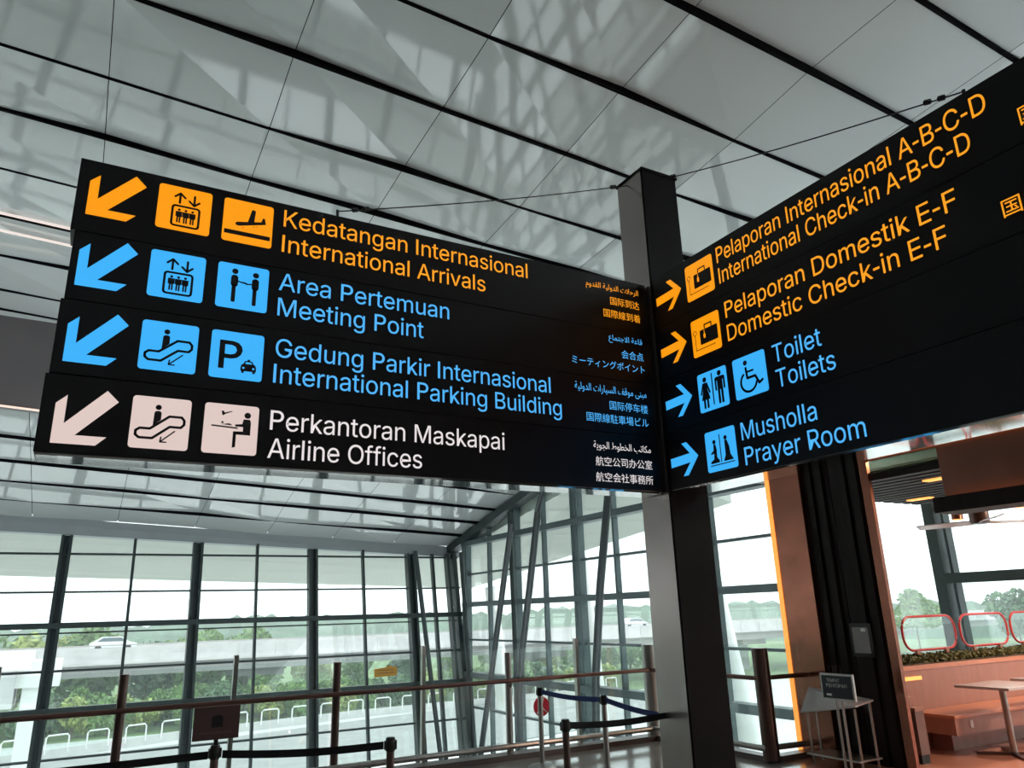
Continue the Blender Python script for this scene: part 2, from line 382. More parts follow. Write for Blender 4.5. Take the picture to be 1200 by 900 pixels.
def g_meet():
    s = []
    for x, y in ((.33, 0.0), (.74, -.02)):
        s += [disc(x, .83+y, .062)]
        s += [rrect(x-.07, .48+y, x+.07, .75+y, .065)]
        s += [rrect(x-.035-.01, .14+y, x+.035, .55+y, .03)]
    s += stroke([(.38, .62), (.51, .595), (.56, .60)], .03) + stroke([(.70, .60), (.57, .58), (.51, .61)], .03)
    return s
def g_esc():
    s = stroke([(.16, .20), (.38, .20), (.66, .44), (.85, .44), (.90, .50), (.90, .58), (.85, .64), (.64, .64), (.33, .38), (.16, .38), (.10, .33), (.10, .25)], .048, True)
    s += [disc(.44, .80, .052), [(.38, .70), (.41, .73), (.47, .73), (.50, .70), (.50, .56), (.37, .44)]]
    s += stroke([(.75, .36), (.52, .14)], .026) + stroke([(.53, .23), (.52, .14), (.62, .14)], .026)
    return s
def g_park():
    s = [[(.16, .20), (.265, .20), (.265, .42), (.40, .42), (.50, .45), (.57, .52), (.60, .61), (.58, .70), (.52, .77), (.42, .80), (.16, .80)]]
    car = [[(.58, .27), (.60, .33), (.635, .35), (.66, .41), (.80, .41), (.825, .35), (.86, .33), (.88, .27), (.88, .19), (.58, .19)], [(.60, .20), (.65, .20), (.65, .15), (.60, .15)], [(.81, .20), (.86, .20), (.86, .15), (.81, .15)], [(.70, .41), (.76, .41), (.75, .445), (.71, .445)]]
    return s + car
def g_park_light(): return [[(.265, .51), (.39, .51), (.46, .54), (.49, .61), (.46, .68), (.39, .71), (.265, .71)], disc(.635, .255, .022, 10), disc(.825, .255, .022, 10), [(.665, .345), (.795, .345), (.78, .385), (.68, .385)]]
def g_office():
    s = [disc(.79, .80, .062), [(.72, .72), (.84, .72), (.86, .66), (.86, .40), (.60, .40), (.60, .15), (.54, .13), (.54, .46), (.72, .47), (.72, .56), (.57, .56), (.57, .60), (.70, .62)]]
    s += [[(.14, .535), (.62, .515), (.62, .545), (.14, .565)], [(.30, .585), (.52, .575), (.48, .61), (.42, .61), (.40, .60)], disc(.335, .625, .022, 10)]
    s += [[(.30, .78), (.36, .79), (.50, .855), (.50, .87), (.38, .83)], [(.30, .85), (.34, .86), (.38, .80), (.33, .76)]]
    return s
def g_check():
    s = stroke([(.13, .58), (.13, .17), (.80, .17)], .02) + stroke(arcp(.13, .64, .06, 0, 360, 14), .018) 
    s += [rrect(.30, .27, .92, .66, .03)]
    s += stroke([(.48, .68), (.48, .77), (.72, .77), (.72, .68)], .04)
    return s
def g_check_light(): return [rrect(.43, .42, .50, .54, .02), [(.455, .54), (.475, .54), (.475, .64), (.455, .64)]]
def g_wc():
    s = [[(.485, .12), (.525, .12), (.525, .93), (.485, .93)]]
    s += [disc(.25, .82, .068), [(.17, .74), (.33, .74), (.43, .46), (.38, .44), (.32, .60), (.40, .30), (.34, .30), (.34, .08), (.27, .08), (.27, .30), (.23, .30), (.23, .08), (.16, .08), (.16, .30), (.10, .30), (.18, .60), (.12, .44), (.07, .46)]]
    s += [disc(.76, .86, .068), [(.63, .78), (.89, .78), (.93, .74), (.93, .44), (.87, .44), (.87, .68), (.85, .68), (.85, .10), (.775, .10), (.775, .44), (.745, .44), (.745, .10), (.67, .10), (.67, .68), (.65, .68), (.65, .44), (.59, .44), (.59, .74)]]
    return s
def g_wheel():
    s = [disc(.40, .83, .062)]
    s += stroke([(.40, .70), (.42, .45), (.66, .45), (.76, .25), (.86, .30)], .065) + stroke([(.41, .60), (.61, .60)], .05)
    s += stroke(arcp(.45, .36, .24, 125, 345, 20), .06)
    return s
def g_pray():
    s = [[(.475, .20), (.505, .20), (.505, .88), (.475, .88)], [(.12, .14), (.92, .14), (.92, .165), (.12, .165)]]
    s += [disc(.30, .72, .055), [(.27, .66), (.34, .66), (.37, .52), (.36, .34), (.43, .26), (.43, .20), (.14, .20), (.14, .25), (.25, .30), (.27, .44), (.17, .42), (.17, .46), (.26, .52)]]
    s += [disc(.68, .76, .055), [(.64, .70), (.72, .70), (.78, .54), (.80, .34), (.88, .22), (.88, .20), (.58, .20), (.58, .24), (.64, .34)]]
    return s

def flat(polys, fn, d, m, name, parent):
    mb = MB()
    for p in polys:
        o = len(mb.v)
        mb.v += [Vector(fn(u, v, d)) for u, v in p]
        for t in tessellate_polygon([[Vector((u, v, 0)) for u, v in p]]): mb.f.append(tuple(o + k for k in t))
    return mb.build(name, m, parent)

# outlines of a plain sans lettering (advance width, then closed outlines), cap height 254 units
GL = {"-":[124,[16,86,108,86,108,116,16,116]],"A":[236,[8,0,101,254,138,254,231,0,198,0,144,151,140,161,136,173,132,186,127,201,122,219,116,239,123,239,117,219,111,201,106,185,102,172,98,161,95,151,43,0],[55,71,55,99,185,99,185,71]],"B":[224,[30,0,30,254,121,254,137,253,152,250,164,245,175,239,184,230,190,221,195,210,198,199,199,187,198,177,197,168,193,160,189,153,184,148,178,143,172,139,165,136,157,133,157,131,166,130,174,127,182,123,189,117,196,110,201,102,205,92,208,81,209,68,208,56,205,44,200,33,193,24,184,16,172,9,158,4,142,1,123,0],[62,29,122,29,140,30,154,34,165,40,172,48,176,58,178,68,177,77,175,85,171,92,166,99,160,104,153,109,144,113,135,115,124,115,62,115],[62,143,119,143,128,143,136,145,144,148,151,152,157,157,162,163,165,170,167,178,168,186,167,197,163,206,156,214,147,221,135,225,120,226,62,226]],"C":[251,[134,-3,113,-2,93,4,75,12,59,25,46,40,35,58,27,78,22,101,20,127,22,153,27,176,35,197,46,215,59,230,75,242,93,251,113,256,134,258,146,257,158,255,170,252,181,248,191,242,201,236,210,228,217,219,224,209,229,198,234,187,236,174,204,174,202,183,199,190,195,197,190,204,185,209,179,214,172,218,165,222,158,224,150,226,142,228,134,228,119,227,105,223,92,216,80,207,71,196,62,182,57,166,53,148,52,127,53,107,57,88,63,72,71,59,80,47,92,38,105,32,119,28,134,26,142,27,150,28,158,30,165,33,172,36,179,40,185,45,190,51,195,57,199,64,202,72,204,80,236,80,234,68,229,56,224,45,217,36,210,27,201,19,192,12,181,7,170,2,159,-1,146,-3]],"D":[247,[109,0,48,0,48,29,107,29,127,30,144,34,159,40,171,49,182,61,189,75,195,90,198,108,200,128,198,147,195,165,190,180,182,194,172,205,160,214,145,221,129,225,110,226,47,226,47,254,113,254,136,253,157,248,176,239,192,228,206,213,217,196,225,175,229,153,231,128,229,102,224,80,217,59,206,42,192,27,175,15,156,7,134,2],[62,254,62,0,30,0,30,254]],"E":[205,[30,0,30,254,186,254,186,226,62,226,62,143,178,143,178,114,62,114,62,29,188,29,188,0]],"F":[201,[30,0,30,254,185,254,185,226,62,226,62,139,173,139,173,111,62,111,62,0]],"G":[256,[134,-3,113,-2,93,4,75,13,59,25,45,40,35,58,27,78,22,102,20,127,22,153,27,176,35,197,45,215,59,230,74,242,92,251,112,256,132,258,146,257,158,255,170,252,181,247,192,242,202,235,210,227,218,218,225,208,230,198,234,186,237,174,204,174,201,182,198,190,194,197,189,203,184,208,178,213,172,218,165,221,158,224,150,226,141,227,133,228,118,227,104,223,92,216,80,207,70,196,62,182,57,166,53,148,52,127,53,107,57,88,63,72,71,59,81,47,92,38,105,32,119,28,134,26,148,27,161,31,172,36,183,43,191,51,198,62,203,74,206,87,207,101,217,100,141,100,141,128,239,128,239,100,237,80,233,62,225,45,215,31,203,19,188,9,172,2,154,-2]],"H":[254,[30,0,30,254,62,254,62,144,196,144,196,254,228,254,228,0,196,0,196,116,62,116,62,0]],"I":[94,[29,0,65,0,65,254,29,254]],"K":[229,[52,73,52,108,58,116,64,123,70,131,75,138,81,145,87,152,93,159,100,165,106,172,182,254,224,254,116,138,114,138],[30,0,30,254,62,254,62,167,62,112,62,97,62,0],[186,0,94,130,114,155,224,0]],"M":[310,[30,0,30,254,76,254,139,94,140,89,142,85,144,79,146,74,148,68,150,61,152,55,154,48,156,42,158,36,159,30,161,24,154,24,155,30,157,35,159,41,161,48,163,54,165,61,167,67,169,73,171,79,173,85,175,89,176,94,238,254,284,254,284,0,252,0,252,145,252,151,252,157,252,163,252,170,252,177,253,184,253,192,253,199,253,207,253,214,253,221,253,229,256,229,254,221,251,213,249,205,246,197,244,189,241,181,238,174,236,167,234,161,232,155,230,150,228,145,171,0,143,0,85,145,83,150,82,155,80,160,77,167,75,173,72,181,70,188,67,196,65,204,62,212,59,220,56,229,59,229,60,222,60,215,60,208,60,201,60,193,60,186,61,178,61,171,61,164,61,158,61,151,61,145,61,0]],"N":[258,[30,0,30,254,68,254,172,91,174,87,178,82,181,75,185,69,189,61,194,53,198,45,203,36,207,27,202,27,202,36,201,45,200,54,200,63,200,71,200,79,199,86,199,92,199,97,199,254,232,254,232,0,193,0,101,145,97,152,93,158,89,165,84,173,79,181,74,191,68,201,61,213,54,226,60,227,60,215,61,203,61,192,62,182,62,172,62,164,62,157,62,150,62,145,62,0]],"O":[263,[133,-3,112,-2,93,4,75,12,59,25,46,40,35,58,27,78,22,101,20,127,22,153,27,176,35,197,46,215,59,230,75,242,93,251,112,256,133,258,155,256,174,251,192,242,208,230,221,215,232,197,240,176,245,153,247,127,245,101,240,78,232,58,221,40,208,25,192,12,174,4,155,-2],[133,26,148,28,162,32,175,38,186,47,196,58,204,72,210,88,214,106,215,127,214,148,210,166,204,182,196,196,186,207,175,216,162,223,148,227,133,228,119,227,105,223,92,216,81,207,71,196,63,182,57,166,53,148,52,127,53,106,57,88,63,72,71,58,81,47,92,38,105,32,119,28]],"P":[220,[30,0,30,254,128,254,148,251,167,244,183,232,196,216,203,198,206,179,203,160,196,142,183,126,167,114,148,107,128,104,66,104,66,0],[66,224,124,224,136,222,147,218,157,211,164,202,168,191,170,179,168,167,164,156,157,147,147,140,136,136,124,134,66,134]],"R":[220,[30,0,30,254,118,254,136,253,153,250,167,244,178,237,188,227,195,217,200,204,204,191,205,176,204,161,200,148,195,136,188,125,178,116,166,109,152,103,136,100,118,99,48,99,48,128,117,128,129,128,140,130,149,133,156,138,162,143,167,150,170,158,172,167,173,176,172,186,170,194,167,202,162,209,156,215,149,220,140,223,129,225,116,226,62,226,62,0],[177,0,115,115,151,115,214,0]],"T":[220,[16,226,16,254,208,254,208,226,128,226,128,0,96,0,96,226]],"a":[191,[80,-4,68,-4,57,-1,47,2,38,8,30,14,24,22,19,32,16,42,15,54,16,64,18,73,22,80,26,87,32,92,39,97,46,100,54,103,63,105,71,107,80,109,89,110,100,111,109,112,117,113,123,114,129,116,133,117,135,120,137,123,138,127,138,128,137,136,136,142,133,148,130,153,125,158,120,161,113,163,106,165,98,165,89,165,82,164,75,161,69,158,63,154,59,150,55,146,52,142,50,137,20,146,26,156,32,165,39,173,48,179,57,184,66,188,77,190,87,192,97,192,104,192,112,191,119,190,128,187,135,184,143,180,150,175,156,168,161,160,165,150,168,139,168,126,168,0,138,0,138,26,136,26,134,21,130,17,126,12,121,8,115,4,108,1,100,-2,90,-4],[85,23,96,23,106,26,114,29,121,34,127,40,132,47,135,54,137,61,138,69,138,95,136,93,133,92,130,91,125,90,121,89,116,88,110,87,105,86,100,86,95,85,91,84,88,84,81,83,74,81,67,79,61,77,56,74,52,70,48,65,47,59,46,52,46,46,48,41,51,36,55,32,59,29,65,26,71,24,78,23]],"c":[194,[104,-4,87,-3,72,1,58,8,46,17,36,29,28,43,22,58,18,75,17,94,18,113,22,130,28,146,36,159,46,171,58,180,72,187,87,191,104,192,113,192,122,191,130,189,138,186,146,182,153,178,159,173,165,167,170,161,174,154,178,146,181,138,151,131,150,136,148,140,145,145,142,149,139,152,135,155,131,158,126,161,121,162,116,164,110,165,104,165,92,164,81,161,73,155,65,148,59,139,54,129,51,118,49,106,48,94,49,81,51,70,54,59,59,49,65,40,73,33,81,28,92,24,104,23,110,24,116,24,121,26,126,28,131,30,135,33,139,36,143,40,146,44,148,49,150,54,152,59,181,51,179,43,175,35,171,28,165,22,160,16,153,11,146,6,138,3,130,0,122,-2,113,-4]],"d":[208,[98,-4,82,-3,68,1,56,8,44,17,35,29,27,42,22,58,18,75,17,94,18,113,22,131,27,146,35,160,45,171,56,180,69,187,83,191,98,192,109,192,118,190,126,186,133,182,139,178,144,173,147,168,151,164,153,160,155,160,155,254,186,254,186,0,156,0,156,29,153,29,151,25,147,21,143,16,139,11,133,6,126,2,118,-1,109,-3],[102,23,113,24,123,27,132,32,139,39,145,48,150,58,153,69,155,81,156,95,155,108,153,120,150,131,145,141,139,149,132,156,123,161,113,164,102,165,91,164,81,161,72,156,65,149,59,140,54,131,51,120,49,108,48,95,49,82,51,70,54,58,59,48,65,40,73,33,81,28,91,24]],"e":[198,[106,-4,88,-3,73,1,58,8,46,17,36,29,28,42,22,58,18,75,17,93,18,112,22,129,28,145,36,159,46,170,58,180,71,187,86,191,103,192,113,192,123,190,133,187,142,183,151,177,160,170,167,162,173,152,179,141,182,128,185,113,186,97,186,85,37,85,37,110,169,110,155,101,154,113,152,124,149,134,144,143,138,151,131,157,123,161,113,164,103,165,92,164,82,161,73,157,66,151,59,143,54,135,51,125,49,116,48,105,48,89,49,75,51,64,55,53,61,44,67,37,76,31,85,26,95,24,106,23,114,23,120,25,127,26,133,29,138,32,143,36,147,41,150,47,153,53,182,45,179,36,174,27,168,20,160,13,151,7,141,2,130,-1,119,-3]],"f":[123,[114,190,114,164,3,164,3,190],[40,0,40,216,41,226,44,235,48,243,53,250,60,255,68,259,76,262,85,264,94,265,100,265,106,264,111,263,115,262,119,261,121,260,114,234,112,235,110,235,107,236,105,237,101,237,97,237,89,236,82,234,77,230,74,225,72,218,71,209,71,0]],"g":[209,[103,-75,90,-75,78,-73,67,-70,57,-66,49,-61,41,-55,35,-49,30,-42,25,-35,51,-20,54,-24,57,-29,61,-33,65,-37,71,-41,77,-44,85,-47,93,-48,103,-49,118,-47,130,-44,141,-38,149,-29,154,-17,156,-3,156,34,153,34,150,30,147,26,143,21,139,16,133,12,126,8,118,5,109,3,97,2,83,4,69,7,56,13,45,22,35,32,28,45,22,60,18,77,17,96,18,114,22,131,27,147,35,160,45,171,56,180,69,187,83,191,98,192,109,192,119,190,127,186,134,182,139,178,144,173,148,168,151,164,154,159,157,159,157,190,186,190,186,-4,185,-20,181,-33,175,-45,167,-54,157,-62,145,-68,132,-72,118,-74],[102,30,113,30,123,33,132,38,139,44,145,51,150,61,153,71,156,83,156,96,156,109,153,121,150,132,145,141,139,150,132,156,123,161,114,164,102,165,91,164,81,161,73,156,65,149,59,141,54,131,51,120,49,109,48,96,49,84,51,72,54,61,59,52,65,44,73,38,81,33,91,30]],"h":[201,[57,113,57,0,26,0,26,254,57,254,57,144,51,144,58,159,66,172,76,181,87,187,100,191,114,192,126,191,137,189,148,184,157,178,164,170,170,160,175,149,178,135,179,120,179,0,148,0,148,118,147,131,143,143,136,152,128,159,117,163,105,165,96,164,88,162,80,159,74,154,68,148,63,141,60,133,58,124]],"i":[79,[26,0,26,190,57,190,57,0],[42,221,36,222,31,224,27,227,23,231,21,236,21,242,21,247,23,252,27,256,31,259,36,261,42,262,47,261,52,259,57,256,60,252,62,247,63,242,62,236,60,231,57,227,52,224,47,222]],"k":[186,[55,68,55,106,60,106,142,190,180,190,92,100,89,100],[26,0,26,254,57,254,57,0],[147,0,74,93,96,114,186,0]],"l":[82,[24,0,57,0,57,254,24,254]],"m":[301,[26,0,26,190,56,190,56,148,54,148,57,157,61,166,66,173,72,179,79,184,86,188,94,191,102,193,110,193,123,192,134,187,144,180,151,171,157,160,160,147,156,147,159,156,163,164,169,172,175,178,182,183,190,187,199,191,208,192,218,193,229,192,239,190,249,186,257,180,264,173,270,164,275,154,278,141,278,128,278,0,248,0,248,127,247,139,243,149,236,156,228,161,219,164,209,165,201,165,194,163,187,160,181,156,177,151,173,145,170,139,168,131,168,124,168,0,137,0,137,130,136,140,132,148,126,156,119,161,110,164,100,165,92,165,85,163,79,160,73,156,67,151,63,145,60,137,58,129,57,119,57,0]],"n":[201,[57,113,57,0,26,0,26,190,56,190,56,144,51,144,58,159,66,172,76,181,87,187,100,191,114,192,126,191,137,189,147,184,156,178,164,170,170,160,175,149,178,135,179,120,179,0,148,0,148,118,147,131,143,143,136,152,128,159,117,163,105,165,96,164,88,162,80,159,74,154,68,148,63,141,60,133,58,124]],"o":[204,[104,-4,87,-3,72,1,58,8,46,17,36,29,28,43,22,58,18,75,17,94,18,113,22,130,28,146,36,159,46,171,58,180,72,187,87,191,104,192,120,191,136,187,149,180,161,171,171,159,180,146,186,130,189,113,191,94,189,75,186,58,180,43,171,29,161,17,149,8,136,1,120,-3],[104,23,116,24,126,28,135,33,143,40,149,49,154,59,157,70,159,81,160,94,159,106,157,118,154,129,149,139,143,148,135,155,126,161,116,164,104,165,92,164,81,161,73,155,65,148,59,139,54,129,51,118,49,106,48,94,49,81,51,70,54,59,59,49,65,40,73,33,81,28,92,24]],"p":[208,[26,-71,26,190,56,190,56,160,59,160,62,164,65,168,69,173,73,178,79,182,86,186,94,190,103,192,115,192,130,191,144,187,156,180,168,171,177,160,185,146,191,131,194,113,195,94,194,75,191,58,185,42,177,29,168,17,157,8,144,1,130,-3,115,-4,104,-3,94,-1,86,2,79,6,74,11,69,16,65,21,62,25,59,29,57,29,57,-71],[110,23,121,24,131,28,140,33,147,40,153,48,158,58,161,70,163,82,164,95,163,108,161,120,158,131,153,140,147,149,140,156,131,161,121,164,110,165,99,164,89,161,81,156,73,149,67,141,62,131,59,120,57,108,56,95,57,81,59,69,63,58,67,48,73,39,81,32,89,27,99,24]],"r":[126,[26,0,26,190,56,190,56,160,58,160,62,169,68,177,76,184,85,188,96,191,107,192,109,192,112,192,115,192,117,192,120,192,122,192,122,161,120,161,118,162,115,162,111,163,107,163,103,163,95,162,87,160,80,157,73,153,67,148,63,142,60,135,58,127,57,118,57,0]],"s":[178,[91,-4,78,-3,67,-2,56,2,46,6,38,12,31,19,25,27,21,37,18,47,47,53,50,44,55,36,62,30,70,26,80,24,91,23,103,24,113,26,122,31,129,37,133,44,134,51,133,58,131,63,127,68,122,72,115,75,106,78,75,85,59,90,46,96,36,104,29,113,25,124,23,137,24,147,27,157,33,166,39,173,48,180,58,185,69,189,81,191,94,192,106,192,117,190,127,186,136,182,143,176,149,170,155,162,159,154,162,145,134,139,131,146,127,152,121,158,114,163,105,165,94,166,83,165,74,163,65,158,59,153,56,146,54,139,55,132,58,126,62,122,68,118,76,114,86,111,115,105,131,100,143,93,153,86,160,76,164,66,166,53,165,43,161,33,156,24,149,16,140,9,130,3,118,-1,105,-3]],"t":[110,[102,190,102,164,3,164,3,190],[32,236,63,236,63,49,64,41,65,35,68,31,72,27,78,26,85,25,87,25,90,25,93,26,96,26,98,26,101,27,107,1,103,0,100,-1,96,-1,92,-2,88,-2,84,-2,69,-1,56,4,46,11,38,20,34,32,32,46]],"u":[201,[91,-3,79,-2,68,1,57,5,48,12,41,20,35,29,30,41,27,54,26,69,26,190,57,190,57,72,58,58,62,47,68,37,77,31,88,26,100,25,109,26,117,28,125,31,131,36,137,41,142,48,145,57,147,66,148,76,148,190,179,190,179,0,149,0,149,46,154,46,147,30,139,18,129,8,117,2,105,-1]],"v":[191,[81,0,9,190,42,190,83,78,87,66,90,55,93,43,97,32,100,21,103,10,92,10,95,21,98,32,101,43,105,55,108,66,112,78,152,190,186,190,113,0]],"y":[191,[24,-69,31,-43,36,-44,41,-45,47,-45,52,-44,57,-43,61,-41,65,-37,69,-32,72,-26,75,-18,81,-1,9,190,42,190,83,78,87,66,90,55,93,43,96,32,100,21,103,10,92,10,95,21,98,32,101,43,104,55,108,66,112,78,153,190,186,190,102,-29,98,-38,93,-47,88,-54,83,-59,76,-64,70,-68,62,-70,54,-72,46,-73,41,-72,36,-72,32,-72,29,-71,26,-70]]}
def text_mesh(body):
    c = bpy.data.curves.new('line', 'FONT'); c.body = body; c.size = 1.0; c.resolution_u = 3
    o = bpy.data.objects.new('line', c); COL.objects.link(o)
    dg = bpy.context.evaluated_depsgraph_get(); dg.update()
    me = bpy.data.meshes.new_from_object(o.evaluated_get(dg))
    bpy.data.objects.remove(o); bpy.data.curves.remove(c)
    return me
def inside(p, q):
    r = False; x, y = p
    for (ax, ay), (bx, by) in zip(q, q[1:] + q[:1]):
        if (ay > y) != (by > y) and x < (bx-ax)*(y-ay)/(by-ay) + ax: r = not r
    return r
def sans_words(body):
    """each word as (vertices, faces) in outline units on the common line"""
    out = []; x = 0
    for w in body.split(' '):
        vs, fs = [], []
        for ch in w:
            adv, *loops = GL[ch]; loops = [[(l[i], l[i+1]) for i in range(0, len(l), 2)] for l in loops]
            outer = [l for l in loops if sum(inside(l[0], m) for m in loops if m is not l) % 2 == 0]
            for l in outer:
                holes = [m for m in loops if m not in outer and inside(m[0], l)]
                grp = [l] + holes; flatv = [p for q in grp for p in q]; o = len(vs)
                for t in tessellate_polygon([[Vector((px, py, 0)) for px, py in q] for q in grp]): fs.append(tuple(o + k for k in t))
                vs += [(px + x, py) for px, py in flatv]
            x += adv
        out.append((vs, fs)); x += 94
    return out
def lettering(body, fn, d, m, parent, u0, u1, base=None, cap=None, mid=None, height=None):
    if base is not None:
        words = sans_words(body); xs = [v[0] for vs, _ in words for v in vs]; x0, x1 = min(xs), max(xs)
        sx = (u1 - u0) / (x1 - x0); sy = cap / 254.0
        for vs, fs in words:
            mb = MB(); mb.add([fn(u0 + (x - x0)*sx, base + y*sy, d) for x, y in vs], fs); mb.build('lettering', m, parent)
        return
    me = text_mesh(body)
    xs = [v.co.x for v in me.vertices]; ys = [v.co.y for v in me.vertices]
    x0, x1 = min(xs), max(xs); sx = (u1 - u0) / (x1 - x0)
    sy = height / (max(ys) - min(ys)); oy = mid - sy * (max(ys) + min(ys)) / 2
    parts = [(me, x0)]
    if ' ' in body:                              # one mesh per word, laid out one after the other
        parts = []; x = 0.0
        for w in body.split(' '):
            mw = text_mesh(w); wx = [v.co.x for v in mw.vertices]
            parts.append((mw, min(wx) - x)); x += max(wx) - min(wx) + .36
        x0, sx = 0.0, (u1 - u0) / (x - .36)
        parts = [(mw, off) for mw, off in parts]
    for mw, off in parts:
        for v in mw.vertices: v.co = Vector(fn(u0 + (v.co.x - off) * sx, oy + v.co.y * sy, d))
        mw.materials.clear(); mw.materials.append(m)
        o = bpy.data.objects.new('foreign_lettering', mw); COL.objects.link(o); o.parent = parent; o.matrix_parent_inverse = parent.matrix_basis.inverted()

ARROW = [(0.066, 4.548), (-0.004, 4.615), (-0.2165, 4.385), (-0.2165, 4.565), (-0.274, 4.508), (-0.274, 4.259), (-0.034, 4.259), (0.022, 4.316), (-0.151, 4.316)]
ARROW = [(u + 0.104, z - 4.437) for u, z in ARROW]     # centred, points down-left
def rot2(p, a): c, s = math.cos(a), math.sin(a); return [(u*c - v*s, u*s + v*c) for u, v in p]

def fl(u, z, d): return (u, 5.2 - d, z)
def fr(u, z, d): return (4.48 - d, -u, z)
TILE = 0.349
def tile(fn, root, u, z, m, glyph, light=None, w=TILE, h=0.342):
    t = flat([rrect(u, z, u + w, z + h, 0.022)], fn, 0.004, m, 'pictogram_tile', root)
    flat([[(u + a*w, z + b*h) for a, b in p] for p in glyph], fn, 0.007, m_symbol, 'pictogram_symbol', t)
    for p in light or (): flat([[(u + a*w, z + b*h) for a, b in p]], fn, 0.009, m, 'pictogram_detail', t)

# ---- left sign
sl = thing('wayfinding_sign', (2.05, 5.2, 2.65), 'long black overhead sign on the left of the post, left arrows to arrivals and parking', 'sign')
for k, (z0, z1, xa) in enumerate(((2.652, 3.146, -0.352), (3.150, 3.646, -0.335), (3.650, 4.130, -0.318), (4.134, 4.668, -0.345))):
    MB().box((xa, 5.2, z0), (4.45, 5.47, z1)).build('row_module', m_sign, sl, bevel=0.004)
MB().box((-0.34, 5.215, 2.636), (4.445, 5.465, 2.653)).build('underside_plate', m_under, sl)
MB().box((-0.345, 5.471, 2.640), (4.45, 5.48, 2.66)).build('lower_rail', m_postdark, sl)
MB().box((-0.30, 5.23, 4.668), (4.44, 5.45, 4.68)).build('top_plate', m_sign, sl)
rows = ((m_or, m_ort, 4.437, 4.268), (m_bl, m_blt, 3.925, 3.755), (m_bl, m_blt, 3.408, 3.239), (m_pk, m_wt, 2.888, 2.716))
glyphs = (((g_lift(), None), (g_arrive(), None)), ((g_lift(), None), (g_meet(), None)), ((g_esc(), None), (g_park(), g_park_light())), ((g_esc(), None), (g_office(), None)))
for (mt, mx, zc, zt), gl in zip(rows, glyphs):
    flat([[(u - 0.104, v + zc) for u, v in ARROW]], fl, 0.004, mt, 'direction_arrow', sl)
    tile(fl, sl, 0.144, zt, mt, gl[0][0], gl[0][1]); tile(fl, sl, 0.576, zt, mt, gl[1][0], gl[1][1])
LAT = (('Kedatangan Internasional', 1.003, 3.122, 4.475, m_ort), ('International Arrivals', 1.001, 2.700, 4.265, m_ort), ('Area Pertemuan', 0.999, 2.362, 3.955, m_blt), ('Meeting Point', 1.001, 2.139, 3.756, m_blt),
       ('Gedung Parkir Internasional', 1.007, 3.310, 3.441, m_blt), ('International Parking Building', 1.003, 3.412, 3.248, m_blt), ('Perkantoran Maskapai', 1.003, 2.847, 2.908, m_wt), ('Airline Offices', 0.999, 2.133, 2.710, m_wt))
for body, a, b, z, mm in LAT: lettering(body, fl, 0.004, mm, sl, a, b, base=z, cap=0.139)
for body, a, b, z, h, mm in (
    ('\ufee1\ufeed\ufeaa\ufed8\ufedf\ufe8d \ufe94\ufef4\ufedf\ufeed\ufeaa\ufedf\ufe8d \ufe95\ufefc\ufea3\ufeae\ufedf\ufe8d', 3.746, 4.355, 4.548, .085, m_ort), ('\u56fd\u9645\u5230\u8fbe', 4.015, 4.355, 4.428, .082, m_ort), ('\u56fd\u969b\u7dda\u5230\u7740', 3.928, 4.355, 4.294, .082, m_ort),
    ('\ufec9\ufe8e\ufee4\ufe98\ufe9f\ufefb\ufe8d \ufe94\ufecb\ufe8e\ufed7', 3.966, 4.354, 4.045, .085, m_blt), ('\u4f1a\u5408\u70b9', 4.101, 4.355, 3.909, .082, m_blt), ('\u30df\u30fc\u30c6\u30a3\u30f3\u30b0\u30dd\u30a4\u30f3\u30c8', 3.547, 4.357, 3.785, .078, m_blt),
    ('\ufe94\ufef4\ufedf\ufeed\ufeaa\ufedf\ufe8d \ufe95\ufe8d\ufead\ufe8e\ufef4\ufeb4\ufedf\ufe8d \ufed2\ufed7\ufeee\ufee3 \ufef0\ufee8\ufe92\ufee3', 3.560, 4.353, 3.537, .09, m_blt), ('\u56fd\u9645\u505c\u8f66\u697c', 3.925, 4.355, 3.402, .082, m_blt), ('\u56fd\u969b\u7dda\u99d0\u8eca\u5834\u30d3\u30eb', 3.668, 4.352, 3.274, .082, m_blt),
    ('\ufe94\ufef3\ufeee\ufea0\ufedf\ufe8d \ufec1\ufeee\ufec4\ufea8\ufedf\ufe8d \ufe90\ufe97\ufe8e\ufedc\ufee3', 3.722, 4.350, 3.019, .085, m_wt), ('\u822a\u7a7a\u516c\u53f8\u529e\u516c\u5ba4', 3.736, 4.352, 2.885, .082, m_wt), ('\u822a\u7a7a\u4f1a\u793e\u4e8b\u52d9\u6240', 3.729, 4.350, 2.748, .082, m_wt)):
    lettering(body, fl, 0.004, mm, sl, a, b, mid=z, height=h)

# ---- right sign
sr = thing('wayfinding_sign', (4.6, 2.7, 2.65), 'long black overhead sign on the right of the post, right arrows to check-in and toilets', 'sign')
for z0, z1 in ((2.652, 3.164), (3.168, 3.66), (3.664, 4.180), (4.184, 4.70)):
    MB().box((4.48, 0.25, z0), (4.84, 5.115, z1)).build('row_module', m_sign, sr, bevel=0.004)
MB().box((4.495, 0.26, 2.636), (4.835, 5.11, 2.653)).build('underside_plate', m_under, sr)
MB().box((4.841, 0.25, 2.640), (4.85, 5.115, 2.66)).build('lower_rail', m_postdark, sr)
MB().box((4.51, 0.25, 4.70), (4.83, 5.1, 4.712)).build('top_plate', m_sign, sr)
for mt, zc in ((m_or, 4.447), (m_or, 3.93), (m_bl, 3.425), (m_bl, 2.892)):
    flat([[(u*.79 - 4.925, v*.84 + zc) for u, v in rot2(ARROW, math.radians(135))]], fr, 0.004, mt, 'direction_arrow', sr)
